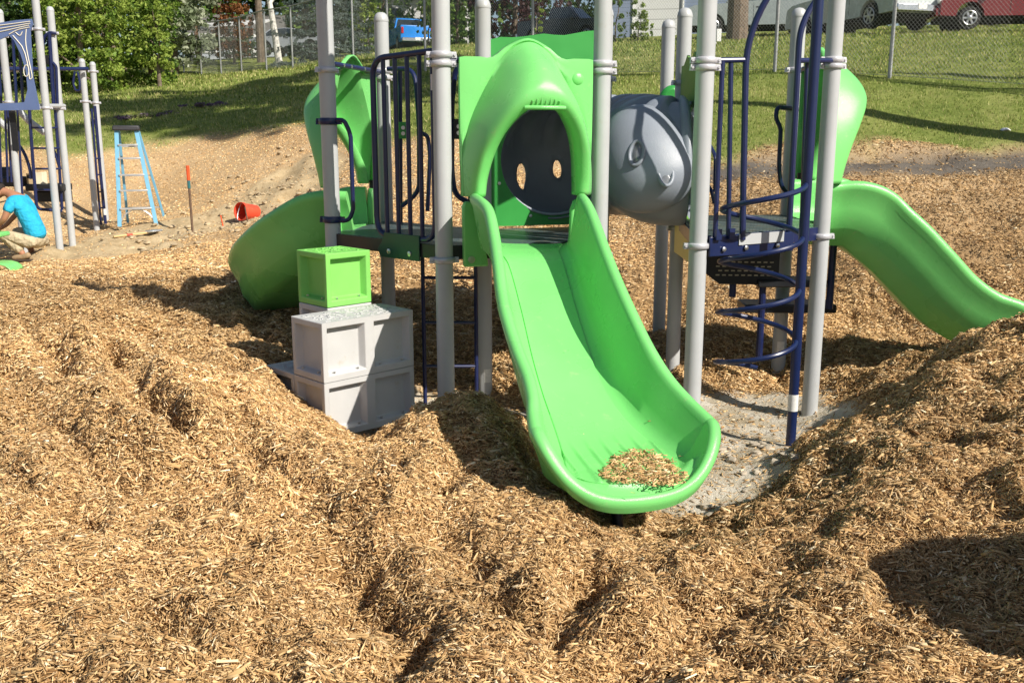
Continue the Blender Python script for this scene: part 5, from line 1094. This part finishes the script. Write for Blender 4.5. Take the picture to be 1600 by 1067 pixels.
tree('shrub', tx(962, 36), 36, 2.2, .3, 'narrow leafy shrub just right of the tall post by the panel', G_MID, 1600, .10, .03, .05, cat='shrub', seed=57, group=SG)
tree('leafy_tree', tx(1152, 37.5), 37.5, 14, 4, 'big pale barked trunk at the fence behind the navy arch rails', G_MID, 7000, .22, .36, .55, seed=58, group=TG)
tree('hedge_bush', tx(372, 54), 54, 1.2, 1.6, 'low clipped dark bush in front of the white garage at left', G_DARK, 3500, .12, .04, .0, cat='bush', seed=59)
# two tall trees standing right of the view: their crowns shade the left of the hill
tree('shade_tree', 10.6, 11.6, 25, 3.9, 'tall leafy tree standing right of the play area, outside the view', G_MID, 14000, .4, .20, .72, seed=60, group='tall trees right of the play area')
tree('shade_tree', 16.2, 11.5, 27, 3.8, 'taller leafy tree further right, outside the view', G_MID, 13000, .4, .18, .74, seed=61, group='tall trees right of the play area')
# utility pole
q = Vector((tx(312, 52), 52)); z_ = H(q.x, q.y); UP = empty('utility_pole', (q.x, q.y, z_), label='brown wooden utility pole behind the left fence', cat='pole')
MB().tube([(0, 0, -.5), (-.25, 0, 10)], [.17, .13], 12).build('pole', M['polewood'], UP); MB().box((-.25, 0, 9.2), (2.2, .1, .12)).build('crossarm', M['polewood'], UP)
# white marker post with box
q = Vector((tx(1121, 30), 30)); z_ = H(q.x, q.y); MP = empty('marker_post', (q.x, q.y, z_), label='thin white marker post with small white box on the grass slope', cat='post')
mh = at(1121, 47, 30).z - z_; MB().tube([(0, 0, -.2), (0, 0, mh)], .03, 8).build('post', M['white'], MP); MB().box((.08, 0, mh - .16), (.14, .1, .36)).build('meter_box', M['white'], MP, bevel=.01)

# ================================================================== HOUSES
M['siding'] = None
def siding(name, col, rows=5.5):
    m, nt, b = new_mat(name); L = nt.links.new; geo = nd(nt, 'ShaderNodeTexCoord'); sp = nd(nt, 'ShaderNodeSeparateXYZ'); L(geo.outputs['Object'], sp.inputs[0])
    mm = nd(nt, 'ShaderNodeMath', operation='MULTIPLY'); mm.inputs[1].default_value = rows; L(sp.outputs[2], mm.inputs[0]); fr = nd(nt, 'ShaderNodeMath', operation='FRACT'); L(mm.outputs[0], fr.inputs[0])
    r = ramp(nt, [(0, tuple(c * .45 for c in col)), (.13, col), (1, col)]); L(fr.outputs[0], r.inputs[0]); L(r.outputs[0], b.inputs['Base Color']); b.inputs['Roughness'].default_value = .6
    bp = nd(nt, 'ShaderNodeBump'); bp.inputs['Distance'].default_value = .03; L(fr.outputs[0], bp.inputs['Height']); L(bp.outputs[0], b.inputs['Normal']); return m
M['blueside'] = siding('slate blue siding', (.27, .33, .50)); M['whiteside'] = siding('white panel door', (.70, .70, .72), 2.0); M['greyside'] = siding('pale grey siding', (.48, .52, .60)); M['roof'] = basic('grey shingle roof', (.12, .115, .11), .9, var=.3, scale=3, bump=1, bscale=20)
M['glass'] = basic('dark window glass', (.02, .03, .04), .08, var=.1, spec=.8)
def house(px, Y, wd, dp, hh, rz, wall, label, roof=1.5, door=None, wins=(), eave=.4):
    x = tx(px, Y); z = H(x, Y) - .15; T_ = empty('house', (x, Y, z), R(rz), label=label, cat='house')
    MB().box((0, dp / 2, hh / 2), (wd, dp, hh)).build('wall', M[wall], T_)
    ro = MB(); e = eave; ro.add([(-wd / 2 - e, -e, hh - .1), (wd / 2 + e, -e, hh - .1), (wd / 2 + e, dp + e, hh - .1), (-wd / 2 - e, dp + e, hh - .1), (-wd / 2 - e, dp / 2, hh + roof), (wd / 2 + e, dp / 2, hh + roof)], [(0, 1, 5, 4), (2, 3, 4, 5), (0, 4, 3), (1, 2, 5), (3, 2, 1, 0)]); r_ = ro.build('roof', M['roof'], T_, angle=0)
    MB().box((0, -e - .02, hh - .08), (wd + 2 * e, .05, .2)).build('fascia', M['white'], r_)
    if door:
        d_ = MB().box((door[0], -.03, door[2] / 2), (door[1], .05, door[2])).build('garage_door', M['whiteside'], T_)
        for s_ in (-1, 1): MB().box((door[0] + s_ * (door[1] / 2 + .06), -.04, door[2] / 2), (.12, .07, door[2])).build('door_frame', M['white'], d_)
        MB().box((door[0], -.04, door[2] + .06), (door[1] + .24, .07, .12)).build('door_frame', M['white'], d_)
    for (wx, wz, ww, wh) in wins:
        f_ = MB().box((wx, -.03, wz), (ww + .16, .06, wh + .16)).build('window', M['white'], T_); MB().box((wx, -.065, wz), (ww, .02, wh)).build('pane', M['glass'], f_)
    return T_
house(1058, 52, 7.0, 7, 2.9, -10, 'blueside', 'slate blue house with white garage door behind the dark pickup', door=(-1.05, 2.4, 2.7))
house(372, 62, 5.0, 5, 1.7, 10, 'greyside', 'pale grey garage behind the rust red leaved tree and low bush', door=(.5, 1.6, 1.4), wins=((-1.7, 1.0, .9, .6),))
q = Vector((tx(368, 58), 58)); z_ = H(q.x, q.y); AW = empty('awning', (q.x, q.y, z_ - 1.0), label='white canopy roof on thin legs in front of the pale grey garage', cat='canopy')
MB().add([(-2, -1.5, 2.5), (2.1, -1.5, 2.75), (2.1, 1.5, 3.3), (-2, 1.5, 3.05), (-2, -1.5, 2.56), (2.1, -1.5, 2.81), (2.1, 1.5, 3.36), (-2, 1.5, 3.11)], [(0, 1, 2, 3), (7, 6, 5, 4), (0, 4, 5, 1), (1, 5, 6, 2), (2, 6, 7, 3), (3, 7, 4, 0)]).build('canopy_roof', M['white'], AW)
for lx in (-1.9, 2.0):
    MB().tube([(lx, -1.4, 0), (lx, -1.4, 2.6)], .04, 6).build('leg', M['white'], AW); MB().tube([(lx, 1.4, 0), (lx, 1.4, 3.1)], .04, 6).build('leg', M['white'], AW)
house(640, 76, 11, 7, 5.2, 0, 'whiteside', 'white house far behind the blue pickup and green trees', wins=((-4.6, 3.6, 1.4, 1.3), (-1.2, 3.6, 1.4, 1.3), (3.6, 3.6, 1.4, 1.3)))

# ================================================================== VEHICLES
def paint(name, col, rough=.25):
    m = basic(name, col, rough, var=.04, spec=.6); m.node_tree.nodes['Principled BSDF'].inputs['Coat Weight'].default_value = .6; return m
M['tyre'] = basic('tyre rubber', (.018, .018, .018), .8); M['rim'] = basic('alloy rim', (.55, .55, .57), .3, metal=.8); M['lampred'] = basic('red lamp lens', (.45, .01, .01), .2); M['lampclear'] = basic('clear lamp lens', (.7, .7, .7), .1); M['chrome'] = basic('chrome bumper', (.6, .6, .62), .15, metal=1.0); M['under'] = basic('underbody', (.012, .012, .012), .9)
def wheel(T_, x, y, r=.39, w=.27):
    sg = -1 if y < 0 else 1; t = MB().lathe([(r * .60, -w / 2), (r * .93, -w / 2), (r, -w * .36), (r, w * .36), (r * .93, w / 2), (r * .60, w / 2)], (x, y, r), 28, (0, 1, 0)).build('wheel', M['tyre'], T_, angle=50)
    c_ = Vector((x, y + sg * (w * .5 + .012), r)); rm = MB(); rm.tube([c_ + Vector((r * .60 * math.cos(a), 0, r * .60 * math.sin(a))) for a in np.linspace(0, 6.283, 25)[:-1]], .02, 6, closed=True); rm.lathe([(.07, -.03), (.07, .03), (.03, .045)], c_, 12, (0, sg, 0))
    for k in range(6):
        a = k * math.pi / 3; rm.box(c_ + Vector((r * .33 * math.cos(a), 0, r * .33 * math.sin(a))), (r * .56, .03, .055), Matrix.Rotation(-a, 3, 'Y'))
    rm.build('rim', M['rim'], t, angle=40); MB().lathe([(r * .62, -.006), (r * .62, .004)], c_ - Vector((0, sg * .012, 0)), 20, (0, sg, 0)).build('brake', M['under'], t)
def car(px, Y, rz, kind, mat, label, cat, scale=1.0, zoff=0, dpos=(0, 0)):
    x = tx(px, Y); z = H(x, Y) + zoff; T_ = empty({'pickup': 'pickup_truck', 'suv': 'parked_car', 'sedan': 'parked_car'}[kind], (x, Y, z), R(rz), label=label, cat=cat); T_.scale = (scale,) * 3
    # +x is the front; length about 5.6 (pickup) or 4.6
    Lh = {'pickup': 2.85, 'suv': 2.25, 'sedan': 2.3}[kind]; Wd = .96 if kind == 'pickup' else .90; wf, wr_ = (1.75, -1.75) if kind == 'pickup' else (1.35, -1.35)
    if kind == 'pickup': prof = [(-Lh, .55), (-Lh, 1.22), (-Lh + .02, 1.30), (-.75, 1.32), (.95, 1.30), (1.2, 1.26), (Lh - .35, 1.20), (Lh - .05, 1.08), (Lh, .85), (Lh, .50)]; cab = [(-.78, 1.30), (-.70, 1.88), (-.45, 1.95), (.55, 1.95), (1.28, 1.27)]
    elif kind == 'suv': prof = [(-Lh, .50), (-Lh, 1.05), (-Lh + .05, 1.12), (.9, 1.12), (1.1, 1.08), (Lh - .25, 1.0), (Lh - .02, .85), (Lh, .45)]; cab = [(-Lh + .03, 1.1), (-Lh + .22, 1.62), (-Lh + .5, 1.70), (.35, 1.68), (1.12, 1.08)]
    else: prof = [(-Lh, .45), (-Lh, .95), (-Lh + .5, 1.0), (1.0, .98), (Lh - .1, .82), (Lh, .70), (Lh, .40)]; cab = [(-1.75, .98), (-1.1, 1.40), (-.2, 1.45), (.35, 1.40), (1.15, .97)]
    # lower edge with wheel arches
    r_ = .47 if kind == 'pickup' else .42; low = []
    for wc in (wf, wr_):
        low += [(wc + r_ * math.cos(a), .40 + r_ * math.sin(a)) for a in np.linspace(0, math.pi, 9)]
    bot = [(Lh, .42)] + low[:9] + low[9:] + [(-Lh, .42)]
    poly = prof + [p_ for p_ in bot]
    # body as lofted cross sections across the width gives rounded shoulders
    mb = MB(); secs = []
    for yy, inset_ in ((-Wd, .035), (-Wd + .05, 0), (Wd - .05, 0), (Wd, .035)): secs.append([Vector((p_[0] * (1 - inset_ * .25), yy, p_[1] - (inset_ * .6 if p_[1] > 1.0 else 0))) for p_ in poly])
    mb.loft(secs); mb.build('body', mat, T_, angle=30)
    mb = MB(); secs = []
    for f_, ins in ((0, 0), (1, 0)): pass
    wt_ = Wd - .04; wtop = Wd - .22; zt_ = max(p_[1] for p_ in cab); zb_ = cab[0][1]
    secs = [[Vector((p_[0], sg * (wt_ + (wtop - wt_) * (p_[1] - zb_) / (zt_ - zb_)), p_[1])) for p_ in cab] for sg in (-1, 1)]; mb.loft(secs); cb = mb.build('cabin', mat, T_, angle=30, bevel=.03)
    # windows slightly proud
    cxm = sum(p_[0] for p_ in cab) / len(cab)
    for sg in (-1, 1):
        g_ = MB(); q_ = [Vector((cxm + (p_[0] - cxm) * .86, sg * (wt_ + (wtop - wt_) * ((zb_ + .04 + (p_[1] - zb_) * .86) - zb_) / (zt_ - zb_) + .006), zb_ + .04 + (p_[1] - zb_) * .86)) for p_ in cab]; g_.add(q_, [tuple(range(len(q_))) if sg < 0 else tuple(range(len(q_)))[::-1]]); g_.build('side_window', M['glass'], cb)
    a, b = Vector((cab[-1][0], 0, cab[-1][1])), Vector((cab[-2][0], 0, cab[-2][1])); nrm = Vector((.55, 0, .6)).normalized() * .012
    for (a, b, nr) in ((a, b, nrm), (Vector((cab[0][0], 0, cab[0][1])), Vector((cab[1][0], 0, cab[1][1])), Vector((-.012, 0, .003)))):
        lo, hi = a.lerp(b, .1), a.lerp(b, .92); MB().add([lo + nr + Vector((0, -wt_ * .88, 0)), lo + nr + Vector((0, wt_ * .88, 0)), hi + nr + Vector((0, wtop * .9, 0)), hi + nr + Vector((0, -wtop * .9, 0))], [(0, 1, 2, 3)]).build('windscreen', M['glass'], cb)
    if kind == 'pickup': MB().box((-1.82, 0, 1.325), (1.95, Wd * 1.75, .006)).build('bed_opening', M['under'], T_)
    MB().box((0, 0, .42), (2 * Lh - .5, Wd * 1.7, .22)).build('chassis', M['under'], T_)
    for wx in (wf, wr_):
        for wy in (-1, 1): wheel(T_, wx, wy * (Wd - .13), .39 if kind == 'pickup' else .34, .25)
    bm_ = M['chrome'] if kind == 'pickup' else mat
    MB().box((-Lh - .06, 0, .52), (.16, Wd * 1.9, .20)).build('rear_bumper', bm_, T_, bevel=.02); MB().box((Lh + .04, 0, .52), (.14, Wd * 1.9, .24)).build('front_bumper', bm_, T_, bevel=.02)
    MB().box((Lh + .012, 0, .86), (.03, Wd * 1.1, .24)).build('grille', M['under'], T_)
    for sg in (-1, 1):
        MB().box((-Lh - .012, sg * (Wd - .10), 1.02 if kind == 'pickup' else .86), (.04, .13, .34 if kind == 'pickup' else .2)).build('tail_light', M['lampred'], T_, bevel=.01); MB().box((Lh + .0, sg * (Wd - .2), .88 if kind != 'sedan' else .68), (.06, .28, .19)).build('headlight', M['lampclear'], T_, bevel=.02)
        MB().box((.85, sg * (Wd + .09), 1.25 if kind == 'pickup' else 1.05), (.12, .18, .15)).build('mirror', mat if kind != 'pickup' else M['blackpl'], T_, bevel=.02)
        MB().box((.0, sg * (Wd + .008), 1.08 if kind == 'pickup' else .9), (.16, .02, .03)).build('door_handle', M['blackpl'], T_)
        for dx in (-.72, .18, 1.12): MB().box((dx, sg * (Wd + .001), .85), (.012, .006, .72)).build('door_seam', M['under'], T_)
    MB().box((-Lh - .145, 0, .56), (.012, .31, .15)).build('number_plate', M['label'], T_)
    return T_
car(637, 60, 108, 'pickup', paint('bright blue car paint', (.01, .22, .70)), 'bright blue pickup truck seen from behind parked beyond the fence', 'pickup truck')
car(886, 58, -32, 'pickup', paint('black car paint', (.022, .026, .038), .15), 'black pickup truck with chrome front parked before the blue house', 'pickup truck')
car(462, 55, -15, 'sedan', paint('silver car paint', (.40, .43, .50)), 'silver saloon car parked behind the birch trunk', 'car')
car(1342, 35.5, 108, 'pickup', paint('pale silver car paint', (.50, .54, .55)), 'silver white pickup truck with its tailgate towards the fence', 'pickup truck', 1.06)
car(1180, 41, 170, 'pickup', paint('grey green car paint', (.30, .34, .34)), 'grey pickup truck half hidden behind the pale tree trunk', 'pickup truck')
car(1490, 41, 165, 'sedan', paint('bronze car paint', (.20, .18, .14)), 'bronze car between the white tailgate and the red car', 'car')
car(1570, 33.2, 174, 'suv', paint('dark red car paint', (.16, .008, .007)), 'dark red car with alloy wheels at the right edge behind the fence', 'car', 1.05)
# purple ground cover patch and white kerb blocks
mb = MB(); vs = []
q = at(250, 178, 26.5); cl = []
for k in range(26): x_ = q.x - 1.1 + k * .10; y_ = 25.0 + k * .11; cl.append((x_, y_, H(x_, y_) + .02, .28, .25, .05))
v, f, c_ = leafcloud(cl, 2600, .07, [(.16, .11, .17), (.20, .14, .20), (.13, .14, .07), (.22, .17, .22)], seed=77); o = raw_mesh('ground_cover', v, f, M['leaf'], col=c_); tag(o, 'dark purple patch of creeping plants on the lawn edge', 'plants', kind='stuff')
